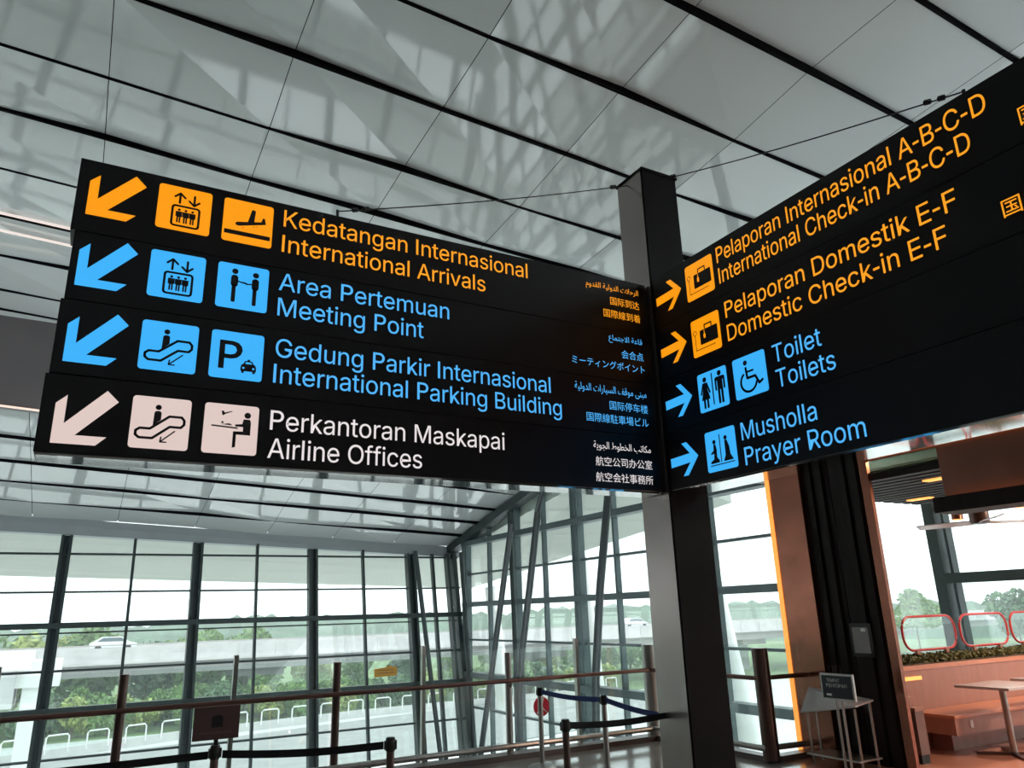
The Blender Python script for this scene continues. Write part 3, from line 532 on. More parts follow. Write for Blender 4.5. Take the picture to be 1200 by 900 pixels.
for u, z, mt, gg, ll in ((-4.663, 4.277, m_or, g_check(), g_check_light()), (-4.659, 3.745, m_or, g_check(), g_check_light()), (-4.648, 3.242, m_bl, g_wc(), None), (-4.228, 3.247, m_bl, g_wheel(), None), (-4.632, 2.722, m_bl, g_pray(), None)):
    tile(fr, sr, u, z, mt, gg, ll, w=0.345)
for body, a, b, z, mm in (('Pelaporan Internasional A-B-C-D', -4.263, -1.952, 4.495, m_ort), ('International Check-in A-B-C-D', -4.261, -2.086, 4.300, m_ort), ('Pelaporan Domestik E-F', -4.238, -2.240, 3.976, m_ort), ('Domestic Check-in E-F', -4.241, -2.341, 3.768, m_ort),
                       ('Toilet', -3.806, -3.355, 3.442, m_blt), ('Toilets', -3.803, -3.268, 3.240, m_blt), ('Musholla', -4.220, -3.488, 2.918, m_blt), ('Prayer Room', -4.212, -3.122, 2.715, m_blt)):
    lettering(body, fr, 0.004, mm, sr, a, b, base=z, cap=0.143)
lettering('\u56fd\u5185', fr, 0.004, m_ort, sr, -2.003, -1.77, mid=3.84, height=0.115)
lettering('\u56fd\u9645', fr, 0.004, m_ort, sr, -1.80, -1.567, mid=4.345, height=0.115)

# ---- post and stay cables
pp = thing('sign_post', (4.70, 5.335, 0), 'tall dark square metal post between the two overhead signs', 'post')
MB().box((4.484, 5.135, 0), (4.925, 5.54, 5.93)).build('shaft', m_postdark, pp)
MB().box((4.474, 5.150, 0.0), (4.484, 5.53, 5.92)).build('side_panel', m_post, pp)
MB().box((4.47, 5.12, 5.93), (4.94, 5.55, 5.96)).build('cap', m_postdark, pp)
def stay(name, label, p, q):
    t = thing(name, q, label, 'cable'); p, q = Vector(p), Vector(q); d = (q - p).normalized(); L = (q - p).length
    mid = [p.lerp(q, k / 8) - Vector((0, 0, 0.03 * math.sin(math.pi * k / 8))) for k in range(9)]
    MB().tube(mid, 0.0055, 6).build('wire', m_cable, t)
    for s0 in (0.12, 0.22):
        MB().tube([p + d*s0, p + d*(s0+.012), p + d*(s0+.05), p + d*(s0+.06)], .02, 8, [.006, .02, .02, .006]).build('clamp', m_cable, t)
    e = q - d * 0.25
    MB().tube([e, e + d*.015, e + d*.07, e + d*.09], .02, 8, [.006, .022, .022, .006]).build('turnbuckle', m_cable, t)
    MB().tube([p + Vector((0, 0, -0.09)), p + Vector((0, 0, 0.012))], .012, 8).build('eye_bolt', m_cable, t)
stay('stay_cable', 'thin black stay wire from post top down to the left sign', (1.44, 5.32, 4.775), (4.475, 5.36, 5.87))
stay('stay_cable', 'thin black stay wire from post top down to the right sign', (4.62, 2.12, 4.80), (4.70, 5.115, 5.86))

# ================================================================== BALUSTRADE AND QUEUE BARRIERS
bal = thing('balustrade', (2, 8.6, 0), 'glass balustrade with steel posts and brown handrail along the floor edge', 'railing')
PX = [-5.8, -3.7, -1.62, 0.46, 2.55, 4.68, 6.85]
RUN = [((PX[i], 8.6), (PX[i+1], 8.6)) for i in range(6)] + [((6.87, 8.6), (6.87, 6.6)), ((6.87, 6.6), (7.6, 6.6))]
for x in PX[:-1] : MB().tube([(x, 8.6, 0.06), (x, 8.6, 1.19)], 0.042, 14).build('post', m_steeld if x < 3.0 else m_steel, bal, smooth=True)
for x, y in ((6.86, 8.6), (6.87, 6.6)): MB().tube([(x, y, 0.02), (x, y, 1.19)], 0.09, 18).build('corner_post', m_steel if y > 7 else m_steeld, bal, smooth=True)
for i in range(6):
    x = (PX[i] + PX[i+1]) / 2
    MB().box((x-.022, 8.70, -0.2), (x+.022, 8.76, 1.31)).build('slim_post', m_steel, bal)
MB().tube([(-5.9, 8.52, .87), (6.80, 8.52, .87), (6.80, 6.6, .87), (7.6, 6.52, .87)], 0.026, 10).build('handrail', m_rail, bal)
MB().tube([(-5.9, 8.52, .15), (6.78, 8.52, .15), (6.78, 6.6, .15), (7.6, 6.52, .15)], 0.032, 10).build('kick_rail', m_steel, bal)
for (a, b) in RUN:
    g = MB(); ax = abs(b[0] - a[0]) > abs(b[1] - a[1])
    if ax: g.box((min(a[0], b[0]) + .06, a[1] + .05, .1), (max(a[0], b[0]) - .06, a[1] + .062, 1.22))
    else: g.box((a[0] + .05, min(a[1], b[1]) + .06, .1), (a[0] + .062, max(a[1], b[1]) - .06, 1.22))
    g.build('glass_panel', m_glass2, bal)
for x, y in [(x, 8.6) for x in PX[:-1]] + [(6.87, 8.6), (6.87, 6.6)]:
    c = MB(); c.tube([(x, y, .84), (x - (0 if y > 8 and x < 6 else .03), y - .06, .80), (x, 8.52 if y > 8 else y - .05, .86)], .012, 8); c.build('bracket', m_steeld, bal)
k = MB(); k.box((-12, 8.50, 0), (6.97, 8.72, .06)); k.box((6.82, 6.62, 0), (6.97, 8.5, .06)); k.box((6.97, 6.55, 0), (7.6, 6.70, .06)); k.build('kerb', m_kerb, bal)

def stanchion(x, y, label, h=0.83, head=m_steel):
    t = thing('barrier_post', (x, y, 0), label, 'post')
    MB().lathe((x, y, 0), [(.16, 0), (.16, .012), (.13, .03), (.04, .05), (.03, .055)], 28).build('base', m_steel, t, smooth=True)
    MB().lathe((x, y, .05), [(.028, 0), (.028, h - .12)], 16).build('pole', head, t, smooth=True)
    MB().lathe((x, y, h - .09), [(.03, 0), (.034, .005), (.034, .08), (.028, .09)], 16).build('head', m_black, t, smooth=True)
    MB().box((x - .042, y - .018, h - .08), (x + .042, y + .018, h - .02)).build('belt_clip', m_black, t)
    return t
stanchion(4.72, 7.93, 'steel queue post with round base and blue belt near the red sign')
stanchion(4.76, 6.74, 'slim queue post behind the black belt, middle of the blue belt')
stanchion(3.50, 5.50, 'front queue post right of centre with a black belt leading right', head=m_steeld)
stanchion(2.05, 5.545, 'bronze queue post at the right end of the left black belt', head=m_steeld)
stanchion(0.944, 6.03, 'bronze queue post carrying the brown notice plate', head=m_steeld)
def belt(p, q, m, label, h=0.05, sag=0.02):
    p, q = Vector(p), Vector(q); mb = MB(); n = 10; d = (q - p).normalized(); a = d.cross(Vector((0, 0, 1))).normalized() * .003
    o = 0
    for k in range(n + 1):
        c = p.lerp(q, k / n) - Vector((0, 0, sag * math.sin(math.pi * k / n)))
        mb.v += [c - a - Vector((0, 0, h/2)), c + a - Vector((0, 0, h/2)), c + a + Vector((0, 0, h/2)), c - a + Vector((0, 0, h/2))]
    for k in range(n):
        b = 4 * k
        for j in range(4): mb.f.append((b+j, b+(j+1) % 4, b+4+(j+1) % 4, b+4+j))
    mb.f += [(0, 1, 2, 3), (4*n+3, 4*n+2, 4*n+1, 4*n)]
    o = mb.build('barrier_belt', m); tag(o, label, 'belt')
belt((4.72, 7.89, .785), (4.76, 6.78, .785), m_beltb, 'blue queue belt from the round-based post to the slim post')
belt((4.76, 6.70, .785), (4.66, 5.58, .74), m_beltb, 'blue queue belt from the slim post to behind the tall sign post')
belt((3.545, 5.50, .78), (4.48, 5.45, .78), m_belt, 'black queue belt from the front queue post to the tall sign post')
belt((0.99, 6.01, .77), (2.005, 5.56, .78), m_belt, 'black queue belt stretched between the two bronze posts on the left')
belt((-2.6, 6.35, .76), (0.90, 6.03, .77), m_belt, 'black queue belt running left out of view from the notice post')

# brown notice plate on the post
q = thing('notice_plate', (0.944, 6.03, .83), 'brown notice plate with a dark square on top of the bronze queue post', 'sign')
def fq(u, z, d): return (u, 6.03 - d, z)
MB().box((0.785, 6.02, .865), (1.093, 6.035, 1.08)).build('plate', m_brownplate, q, bevel=.004)
MB().box((0.93, 6.022, .82), (0.958, 6.033, .87)).build('stem', m_black, q)
flat([[(.905, .945), (.98, .945), (.98, 1.01), (.96, 1.025), (.925, 1.02), (.905, 1.01)]], fq, .012, m_black, 'emblem', q)
flat([[(.83 + k*.018, .905), (.842 + k*.018, .905), (.842 + k*.018, .917), (.83 + k*.018, .917)] for k in range(12)], fq, .012, mat('brown_marks', (.20, .10, .09), .5, noise=.05), 'faint_marks', q)
# red round sign on the balustrade glass
q = thing('round_sign', (5.16, 8.63, .53), 'round red sign with white mark on the balustrade glass', 'sign')
def fx(u, z, d): return (u, 8.645 - d, z)
mb = MB(); mb.prism(disc(5.16, .535, .115, 28), fx, 0, .006); mb.build('disc', m_redsign, q)
flat([g for g in stroke([(5.09, .46), (5.16, .53), (5.225, .47)], .014) + stroke([(5.16, .53), (5.19, .63)], .014)], fx, .008, m_white, 'mark', q)
# amber plate on far glass
q = MB(); q.prism([(7.22, .09), (7.86, .11), (7.88, .33), (7.74, .34), (7.70, .37), (7.58, .36), (7.56, .33), (7.22, .30)], lambda u, z, d: (u, yl(z) - .03 - d, z), 0, .012)
r0 = thing('window_plate', (7.55, 20.9, .1), 'small amber plate stuck on the far window above its dark sill', 'sign')
q.build('plate', m_yellow, r0)
MB().box((7.3, yl(.26) - .046, .25), (7.78, yl(.26) - .040, .265)).build('ruled_line', m_brownplate, r0); MB().box((7.3, yl(.19) - .046, .18), (7.78, yl(.19) - .040, .195)).build('ruled_line', m_brownplate, r0)

# raking struts in front of the glass
def strut(pts, label, r=.075, m=m_tube):
    t = thing('raking_strut', pts[-1], label, 'strut')
    MB().tube(pts, r, 14).build('tube', m, t, smooth=True)
    MB().lathe(pts[-1], [(r*2, 0), (r*2, .05), (r*1.2, .08)], 16).build('foot_plate', m, t)
def ext(a, b, z):                 # extend line a->b to height z
    a, b = Vector(a), Vector(b); return tuple(a + (b - a) * ((z - a.z) / (b.z - a.z)))
def st2(a, b, label, ztop, **k): strut([ext(a, b, ztop), ext(a, b, LOWZ)], label, **k)
st2((9.4, 16.95, 3.72), (9.4, 18.85, -1.77), 'grey raking strut leaning left near the corner of the glass walls', 3.85)
strut([(9.4, 15.2, 4.75), (9.4, 15.58, 3.98), (9.4, 16.1, 2.2), (9.4, 16.55, .8), (9.4, 16.75, -.2), (9.4, 16.76, -1.4), (9.4, 16.7, LOWZ)], 'thick curved grey strut standing just right of the glass corner', .085)
strut([(9.4, 12.4, 5.6), (9.4, 12.72, 3.92), (9.4, 13.2, 2.1), (9.4, 13.55, .3), (9.4, 13.66, -1), (9.4, 13.7, LOWZ)], 'curved grey strut nearest the tall sign post', .085)
st2((8.16, 20.3, 3.32), (8.90, 20.3, -1.78), 'dark slim strut leaning right in front of the far glass', 3.42, r=.065, m=m_mul)
st2((9.58, 20.3, 3.34), (9.95, 20.3, -1.95), 'dark slim strut at the corner of the two glass walls', 3.40, r=.065, m=m_mul)
st2((9.6, 17.35, 4.1), (9.75, 17.4, -2), 'dark upright strut beside the right wall mullion pair', 4.2, r=.065, m=m_mul)
# ================================================================== CAFE PORTAL
PXW = 7.55
pt = thing('portal_wall', (7.7, 6.1, 0), 'copper portal wall with ribbed dark panel and a glowing orange edge', 'wall')
MB().box((7.56, 6.30, 0), (7.72, 6.78, 3.58)).build('copper_panel', m_copper, pt)
MB().box((7.545, 6.765, 0), (7.62, 6.825, 3.58)).build('led_strip', m_led, pt)
mb = MB(); mb.box((7.66, 5.44, 0), (7.72, 6.30, 3.58))
y = 5.45; kk = 0
while y < 6.28:
    w = (.06, .10, .045, .08, .13)[kk % 5]; dd = (.03, .065, .02, .05, .035)[kk % 5]
    mb.box((7.66 - dd, y, 0), (7.67, min(6.30, y + w), 3.6)); y += w + .012; kk += 1
mb.build('ribbed_panel', m_ribbed, pt)
MB().box((7.55, 5.34, 0), (7.60, 5.44, 3.58)).build('copper_trim', m_copper, pt)
# framed notice
nf = thing('wall_notice', (7.59, 5.75, 1.1), 'small grey notice in a thin black frame on the ribbed panel', 'sign')
MB().box((7.565, 5.625, 1.085), (7.60, 5.895, 1.435)).build('frame', m_black, nf)
MB().box((7.558, 5.66, 1.125), (7.566, 5.86, 1.395)).build('paper', m_greypaper, nf)
MB().box((7.555, 5.69, 1.35), (7.559, 5.745, 1.385)).build('label_patch', m_white, nf)
# header over the opening
hd = thing('header_bulkhead', (7.7, 2, 2.6), 'dark copper header bulkhead above the cafe opening', 'bulkhead')
MB().box((7.58, -9.9, 2.62), (7.80, 4.53, 3.58)).box((7.58, 4.53, 3.18), (7.64, 5.33, 3.58)).build('copper_fascia', m_copper2, hd)
MB().box((7.55, -9.9, 3.195), (7.578, 5.33, 3.215)).build('led_edge', m_led, hd)
MB().box((7.50, -9.9, 2.50), (7.90, 4.62, 2.62)).build('dark_beam', m_ribbed, hd)
MB().box((7.50, -9.9, 2.62), (7.508, 4.62, 2.655)).build('lip', m_ribbed, hd)
MB().box((7.525, -9.9, 2.621), (7.545, 4.5, 2.630)).build('led_line', lit('led_wash', (1.0, .40, .12), 5.0), hd)
o = MB().box((7.60, 4.54, 3.03), (7.64, 5.33, 3.17)).build('clerestory_panel', m_green); tag(o, 'pale green glass panel above the slatted ceiling', 'panel')
lv = thing('slatted_ceiling', (9, 5.5, 3.0), 'dark slatted ceiling with two orange lamps beside the copper header', 'ceiling')
for k in range(13):
    x = 7.68 + k * .21
    MB().box((x, 4.56, 2.97), (x + .13, 6.6, 3.05)).build('slat', m_ribbed, lv)
    MB().box((x + .13, 4.56, 2.985), (x + .14, 6.6, 3.0)).build('slat_edge', m_steeld, lv)
MB().box((7.66, 4.56, 3.052), (10.3, 6.6, 3.07)).build('backing', m_black, lv)
for x, y in ((8.25, 5.0), (9.65, 6.15)):
    MB().box((x, y - .16, 2.955), (x + .12, y + .16, 2.972)).build('lamp', m_lamp, lv)
struct(MB().box((7.55, -10, 3.6), (13.7, 8.85, 3.85)), 'ceiling_cafe_roof', m_wall)
struct(MB().box((10.4, -10, 3.48), (13.3, 8.8, 3.59)), 'ceiling_cafe', m_cceil)
struct(MB().box((10.0, -9.9, 3.05), (13.2, 5.95, 3.2)), 'ceiling_cafe_dropped', m_cceil)
# easel sign
es = thing('easel_sign', (7.0, 5.75, 0), 'dark slate sign board on two slim steel poles before the copper wall', 'sign')
def fe(u, z, d): return (6.95 - d, -u, z)
MB().box((6.955, 5.475, .695), (6.985, 5.875, .955)).build('frame', m_steel, es, bevel=.003)
MB().box((6.949, 5.497, .715), (6.957, 5.853, .935)).build('slate', m_slate, es)
lettering('TEMPAT', fe, .004, m_white, es, -5.79, -5.63, base=.872, cap=.034)
lettering('PENITIPAN', fe, .004, m_white, es, -5.80, -5.55, base=.822, cap=.034)
flat([rrect(-5.81, .738, -5.745, .760, .006)], fe, .004, m_white, 'small_mark', es); flat([rrect(-5.57, .738, -5.525, .762, .006)], fe, .004, m_slate, 'small_mark', es)
for y in (5.665, 5.735):
    MB().tube([(6.99, y, .02), (6.99, y, .72)], .013, 10).build('pole', m_steel, es)
MB().box((6.90, 5.55, 0), (7.05, 5.85, .018)).build('foot', m_steel, es)
for y in (5.62, 5.71): MB().tube([(6.97, y, .95), (6.97, y, 1.03), (6.97, y+.05, 1.03), (6.97, y+.05, .95)], .006, 6).build('clip', m_black, es)
# slanted display table beside the copper wall
dt = thing('display_table', (7.28, 5.98, 0), 'slant-topped pale table on thin steel legs against the portal wall', 'table')
mb = MB(); mb.add([(7.12, 5.62, .62), (7.12, 6.34, .505), (7.42, 6.44, .735), (7.42, 5.62, .66), (7.12, 5.62, .635), (7.12, 6.34, .52), (7.42, 6.44, .75), (7.42, 5.62, .675)], [(0, 3, 2, 1), (4, 5, 6, 7), (0, 1, 5, 4), (1, 2, 6, 5), (2, 3, 7, 6), (3, 0, 4, 7)])
mb.build('top', m_table, dt)
for x, y, z in ((7.14, 6.26, .51), (7.40, 6.36, .71), (7.14, 5.65, .60), (7.40, 5.66, .655)): MB().tube([(x, y, 0), (x, y, z)], .013, 8).build('leg', m_steel, dt)
MB().box((7.09, 5.64, .10), (7.45, 6.30, .118)).build('lower_shelf', m_steel, dt)

# ---- cafe furniture
for x, y, z in ((9.0, 4.4, 3.56), (11.2, 4.4, 3.01), (9.4, 2.6, 3.56)):  # fill lamps added to brighten the bench and planter
    t = thing('added_fill_lamp', (x, y, z), 'round warm fill lamp added to the cafe ceiling', 'lamp', 'added cafe fill lamps')
    MB().lathe((x, y, z), [(.14, 0), (.14, .04)], 20).build('housing', m_steeld, t); MB().lathe((x, y, z - .005), [(.001, 0), (.12, 0), (.12, .005)], 20).build('lens', m_lamp, t)
    ld = bpy.data.lights.new('fill_light', 'AREA'); ld.shape = 'DISK'; ld.size = .22; ld.energy = 95; ld.color = (1, .70, .52)
    lo = bpy.data.objects.new('fill_light', ld); COL.objects.link(lo); lo.location = (0, 0, -.02); lo.parent = t
bn = thing('bench', (10.4, 5.9, 0), 'built-in wooden bench with orange seat in front of the planter', 'bench')
MB().box((8.98, 5.84, 0), (12.6, 6.08, .21)).build('plinth', m_wood, bn)
MB().box((8.68, 5.58, .21), (12.6, 6.08, .385)).build('apron', m_wood, bn)
MB().box((8.65, 5.55, .385), (12.6, 6.09, .42)).build('seat', m_woodtop, bn, bevel=.006)
MB().box((8.95, 5.572, .27), (9.01, 5.58, .35)).build('socket', m_white, bn)
pl = thing('planter', (10.5, 6.3, 0), 'long pink-brown wooden planter wall behind the bench', 'planter')
MB().box((8.3, 6.10, 0), (12.7, 6.62, .90)).build('box', m_wood, pl)
MB().box((8.28, 6.09, .86), (12.72, 6.12, .91)).build('rim', m_woodtop, pl)
MB().box((8.35, 6.14, .90), (12.65, 6.58, .92)).build('soil', m_bark, pl)
MB().box((8.62, 6.085, .75), (8.98, 6.10, .79)).build('light_bar', m_lamp, pl)
def leaf_cloud(n, fn, size, rnd):
    mb = MB()
    for _ in range(n):
        c = Vector(fn(rnd)); a = Vector((rnd.gauss(0, 1), rnd.gauss(0, 1), rnd.gauss(0, 1))).normalized(); b = a.cross(Vector((rnd.gauss(0, 1), rnd.gauss(0, 1), rnd.gauss(0, 1)))).normalized()
        s0 = size * rnd.uniform(.6, 1.3)
        mb.add([c - a*s0, c - b*s0*.55, c + a*s0, c + b*s0*.55], [(0, 1, 2, 3)])
    return mb
rnd = random.Random(5)
hb = leaf_cloud(5200, lambda r: (r.uniform(8.5, 12.6), 6.34 + r.uniform(-.2, .2), 0.935 + .065 * (1 - abs(r.uniform(-1, 1))**2) * r.random()**.5), .03, rnd)
hb.box((8.52, 6.2, .92), (12.58, 6.48, .97))
tag(hb.build('hedge', m_hedge), 'low clipped green hedge along the top of the planter', 'hedge', kind='stuff')
def oval(cx, label):
    t = thing('oval_screen', (cx, 6.42, 1.0), label, 'screen', 'red oval screens above the hedge')
    def fo(u, z, d): return (cx + u, 6.42 - d, 1.255 + z)
    ring = rrect(-.56, -.205, .56, .205, .17, 8)
    MB().tube([fo(u, z, 0) for u, z in ring + [ring[0]]], .016, 8, cap=False).build('red_frame', m_red, t)
    mb = MB(); mb.prism(rrect(-.55, -.195, .55, .195, .165, 8), fo, -.006, .006); mb.build('glass', m_glass2, t)
    for u in (-.32, .30):
        MB().box((cx+u-.03, 6.40, .90), (cx+u+.03, 6.44, 1.06)).build('foot', m_wood, t)
oval(9.80, 'red-framed oval glass screen over the hedge, next to the portal wall')
oval(11.04, 'red-framed oval glass screen over the hedge, in front of the window post')
oval(12.26, 'red-framed oval glass screen over the hedge, cut off by the right edge')
def cafe_table(x, y, label):
    t = thing('cafe_table', (x, y, 0), label, 'table', 'cafe tables by the bench')
    MB().box((x-.40, y-.30, .70), (x+.40, y+.30, .73)).build('top', m_table, t, bevel=.004)
    MB().tube([(x, y, .02), (x, y, .70)], .035, 12).build('pedestal', m_steel, t)
    f = MB(); f.bar((x-.26, y-.26, .015), (x+.26, y+.26, .015), .06, .03); f.bar((x-.26, y+.26, .015), (x+.26, y-.26, .015), .06, .03); f.build('foot', m_steeld, t)
cafe_table(9.22, 5.30, 'nearer pale cafe table on a steel pedestal beside the bench')
cafe_table(10.35, 5.30, 'farther pale cafe table showing just beyond the first one')
ch = thing('chair', (9.5, 4.72, 0), 'pale-seated chair partly cut off at the right edge', 'chair')
MB().box((9.30, 4.52, .42), (9.70, 4.92, .45)).build('seat', m_table, ch, bevel=.01)
MB().box((9.30, 4.50, .60), (9.70, 4.53, .82)).build('backrest', m_table, ch, bevel=.01)
for x, y, h in ((9.33, 4.53, .80), (9.67, 4.53, .80), (9.33, 4.89, .42), (9.67, 4.89, .42)): MB().tube([(x, y, 0), (x, y, h)], .012, 8).build('leg', m_steeld, ch)
cb = thing('counter_cabinet', (8.3, 5.8, 0), 'low brown counter cabinet beside the copper trim', 'cabinet')
MB().box((7.98, 5.56, .09), (8.13, 6.05, .52)).build('body', m_cab, cb); MB().box((7.99, 5.57, 0), (8.12, 6.03, .09)).build('plinth', m_black, cb)
MB().box((7.96, 5.54, .52), (8.15, 6.07, .555)).build('top', m_wood, cb); MB().box((7.98, 5.66, .555), (8.12, 6.05, .65)).build('raised_shelf', m_wood, cb)
fn_ = thing('ceiling_fan', (10.3, 5.76, 2.6), 'ceiling fan with long pale blades near the copper header', 'fan')
MB().lathe((10.3, 5.76, 2.60), [(.02, 0), (.11, .01), (.12, .05), (.12, .20), (.05, .22), (.015, .24), (.015, .45)], 20).build('motor', m_steeld, fn_, smooth=True)
for a in (100, 225, 335):
    a = math.radians(a); d = Vector((math.cos(a), math.sin(a), 0)); s0 = Vector((-d.y, d.x, 0)); c = Vector((10.3, 5.76, 2.63))
    mb = MB(); v = []
    for r, w in ((.10, .05), (.3, .085), (.75, .075), (.80, .05)):
        for z in (-.006, .006): v += [c + d*r + s0*w + Vector((0, 0, z + .02)), c + d*r - s0*w + Vector((0, 0, z - .02))]
    fs = []
    for k in range(3):
        o = 4*k; fs += [(o, o+1, o+5, o+4), (o+2, o+6, o+7, o+3), (o, o+4, o+6, o+2), (o+1, o+3, o+7, o+5)]
    fs += [(0, 2, 3, 1), (12, 13, 15, 14)]
    mb.add(v, fs); mb.build('blade', m_table, fn_)
for x, y, l in ((10.9, 6.40, 'copper pendant can light left of the ceiling fan'), (10.3, 5.22, 'copper pendant can light right of the ceiling fan')):
    t = thing('pendant_light', (x, y, 2.7), l, 'lamp')
    MB().lathe((x, y, 2.76), [(.075, 0), (.075, .20), (.01, .215), (.01, .29 if x < 10.5 else .72)], 16).build('can', m_copper, t, smooth=True)
    MB().lathe((x, y, 2.752), [(.001, 0), (.066, 0), (.066, .008)], 16).build('lens', m_lamp, t)

# ================================================================== OUTSIDE
GZ = -8.3
struct(MB().box((-400, 21.8, GZ-.5), (600, 600, GZ)), 'ground', m_ground)
struct(MB().box((13.6, -200, GZ-.5), (600, 21.8, GZ)), 'ground_right', m_ground)
struct(MB().box((-200, 84, GZ), (300, 200, GZ + .06)), 'grass_verge', m_grass)
# hills: a rough forested ridge far away
def hnoise(t): return 1.0*math.sin(t*.9) + .7*math.sin(t*2.3+1) + .5*math.sin(t*5.1+2) + .35*math.sin(t*11.7) + .25*math.sin(t*23.0+.5)
mb = MB(); NA = 260; R0 = (250, 275, 320)
for k in range(NA + 1):
    a = math.radians(115 - 120 * k / NA); t = k * .11
    for j, (r, hgt) in enumerate(((244, GZ), (252, -2.0), (262, 1.6 + 1.1*hnoise(t)*.5 + 1.2*max(0, math.sin((k-60)*.025))), (300, -6))):
        jr = 0 if j == 0 else 1.2*math.sin(k*2.7+j) 
        mb.v.append(Vector((math.cos(a)*(r+jr), math.sin(a)*(r+jr), hgt + (0.5*math.sin(k*3.9+j*2) if j in (1, 2) else 0))))
for k in range(NA):
    for j in range(3): o = k*4+j; mb.f.append((o, o+1, o+5, o+4))
struct(mb, 'hills', m_hill, smooth=False)
# elevated road
vd = thing('viaduct', (10, 95, GZ), 'pale concrete elevated road crossing behind the trees', 'bridge')
MB().box((-260, 92.1, -3.4), (360, 103.8, -1.0)).build('deck', m_concd, vd)
pm = MB().box((-260, 91.7, -2.05), (360, 92.1, -.62))
for k in range(-20, 60): pm.box((k*4.0, 91.6, -2.0), (k*4.0 + .35, 91.71, -.60))
pm.build('parapet', m_conc, vd)
MB().box((-260, 91.3, -2.25), (360, 92.1, -2.05)).build('lip', m_conc, vd)
MB().box((-260, 103.8, -2.05), (360, 104.1, -.62)).build('parapet', m_conc, vd)
MB().tube([(-260, 91.9, -.35), (360, 91.9, -.35)], .06, 6).build('parapet_rail', m_steel, vd)
for x in (-60, -20, 19, 58, 97, 136):
    p = MB(); p.box((x-2.6, 94, -4.3), (x+2.6, 102, -3.4)); p.box((x-.9, 96.5, GZ), (x+.9, 99.5, -4.3)); p.build('pier', m_concd, vd)
def car(x, y, z, label):
    t = thing('car', (x, y, z), label, 'car')
    body = [(-2.2, .35), (2.2, .35), (2.25, .75), (1.5, .95), (.75, 1.45), (-1.1, 1.45), (-1.9, .98), (-2.25, .85)]
    def fc(u, zz, d): return (x + u, y + d, z + zz)
    mb = MB(); mb.prism(body, fc, -.85, .85); mb.build('body', m_carw, t, bevel=.05)
    mb = MB(); mb.prism([(1.25, .98), (.68, 1.38), (-1.0, 1.38), (-1.55, 1.0)], fc, -.87, .87); mb.build('windows', m_carg, t)
    for u in (-1.4, 1.4):
        for d in (-.8, .8): MB().tube([(x+u, y+d-.1, z+.33), (x+u, y+d+.1, z+.33)], .33, 14).build('wheel', m_black, t)
car(3.6, 94.5, -1.0, 'white car on the elevated road seen through the far left panes')
car(73, 94.5, -1.0, 'white car on the elevated road seen beside the tall sign post')
# lower road with railing loops
rb = thing('roadside_barrier', (10, 80, GZ), 'low roadside wall with glass strip and white hoop rails', 'railing')
RP = [(-24, 69), (-4, 75.8), (10, 81.0), (27, 86.9), (48, 93)]
RP = [(-24, 66), (-4, 73.5), (10, 79.0), (27, 82.5), (60, 84)]
w_ = MB(); g_ = MB()
for (x0, y0), (x1, y1) in zip(RP[:-1], RP[1:]):
    w_.bar((x0, y0, GZ + .35), (x1, y1, GZ + .35), .4, .7); g_.bar((x0, y0+.1, GZ + 1.1), (x1, y1+.1, GZ + 1.1), .03, .8)
w_.build('low_wall', m_conc, rb); g_.build('glass_strip', m_glass2, rb)
def along(s):
    for (x0, y0), (x1, y1) in zip(RP[:-1], RP[1:]):
        L = math.hypot(x1-x0, y1-y0)
        if s <= L: return Vector((x0+(x1-x0)*s/L, y0+(y1-y0)*s/L, GZ)), Vector(((x1-x0)/L, (y1-y0)/L, 0))
        s -= L
    return None, None
s0 = 12.0
while True:
    p, d = along(s0)
    if p is None: break
    Z = Vector((0, 0, 1)); p = p - Vector((d.y*-.3, d.x*.3, 0))
    MB().tube([p + Z*.4, p + Z*1.55, p + Z*1.72 + d*.15, p + Z*1.72 + d*1.55, p + Z*1.55 + d*1.7, p + d*1.7 + Z*.4], .07, 6).build('hoop', m_white, rb)
    s0 += 3.1
struct(MB().bar((-60, 48, GZ + .05), (60, 76, GZ + .05), 22, .1), 'lower_road', m_concd)
# trees and bushes
def tree_parts(name, loc, label, cat, group, w, h, trunk, mi, n, seed, lsz, layered=False):
    r = random.Random(seed); t = thing(name, loc, label, cat, group)
    blobs = [(r.uniform(-.55, .55)*w, r.uniform(-.4, .4)*w, trunk + (h-trunk)*r.uniform(.2, .75), r.uniform(.3, .5)*w) for _ in range(7)] + [(0, 0, trunk + (h-trunk)*.5, w*.6)]
    if layered: blobs = [(r.uniform(-.3, .3)*w*(1-k/9), r.uniform(-.3, .3)*w*(1-k/9), trunk + (h-trunk)*k/9, w*(1.0 - .10*k)*r.uniform(.8, 1.05)) for k in range(9)]
    def pt(rr):
        bx, by, bz, br = rr.choice(blobs); v = Vector((rr.gauss(0, 1), rr.gauss(0, 1), rr.gauss(0, 1))).normalized() * br * rr.uniform(.75, 1.0)
        vz = v.z * (.20 if layered else min(1.0, (h-trunk)/(2*w) + .3))
        return (bx + v.x, by + v.y, max(.05, min(h, bz + vz)))
    o = leaf_cloud(n, pt, lsz, r).build('foliage', m_leaf[mi], t); o.matrix_parent_inverse = Matrix(); 
    k = MB().tube([(0, 0, 0), (0, 0, h*.6)], .15, 8, [.2, .08]).build('trunk', m_bark, t); k.matrix_parent_inverse = Matrix()
    return t
KIN = (('round mid-green tree below the elevated road', 0, 2.9, 4.6), ('yellow-green bush below the elevated road', 1, 2.7, 4.2), ('dark green tree under the elevated road', 2, 2.8, 4.6))
protos = [tree_parts('tree', (0, 0, GZ), k[0], 'tree', 'trees below the elevated road', k[2], k[3], .5, k[1], 1500, 11+i, .28) for i, k in enumerate(KIN)]
r = random.Random(21); n = 0
used = [False]*3
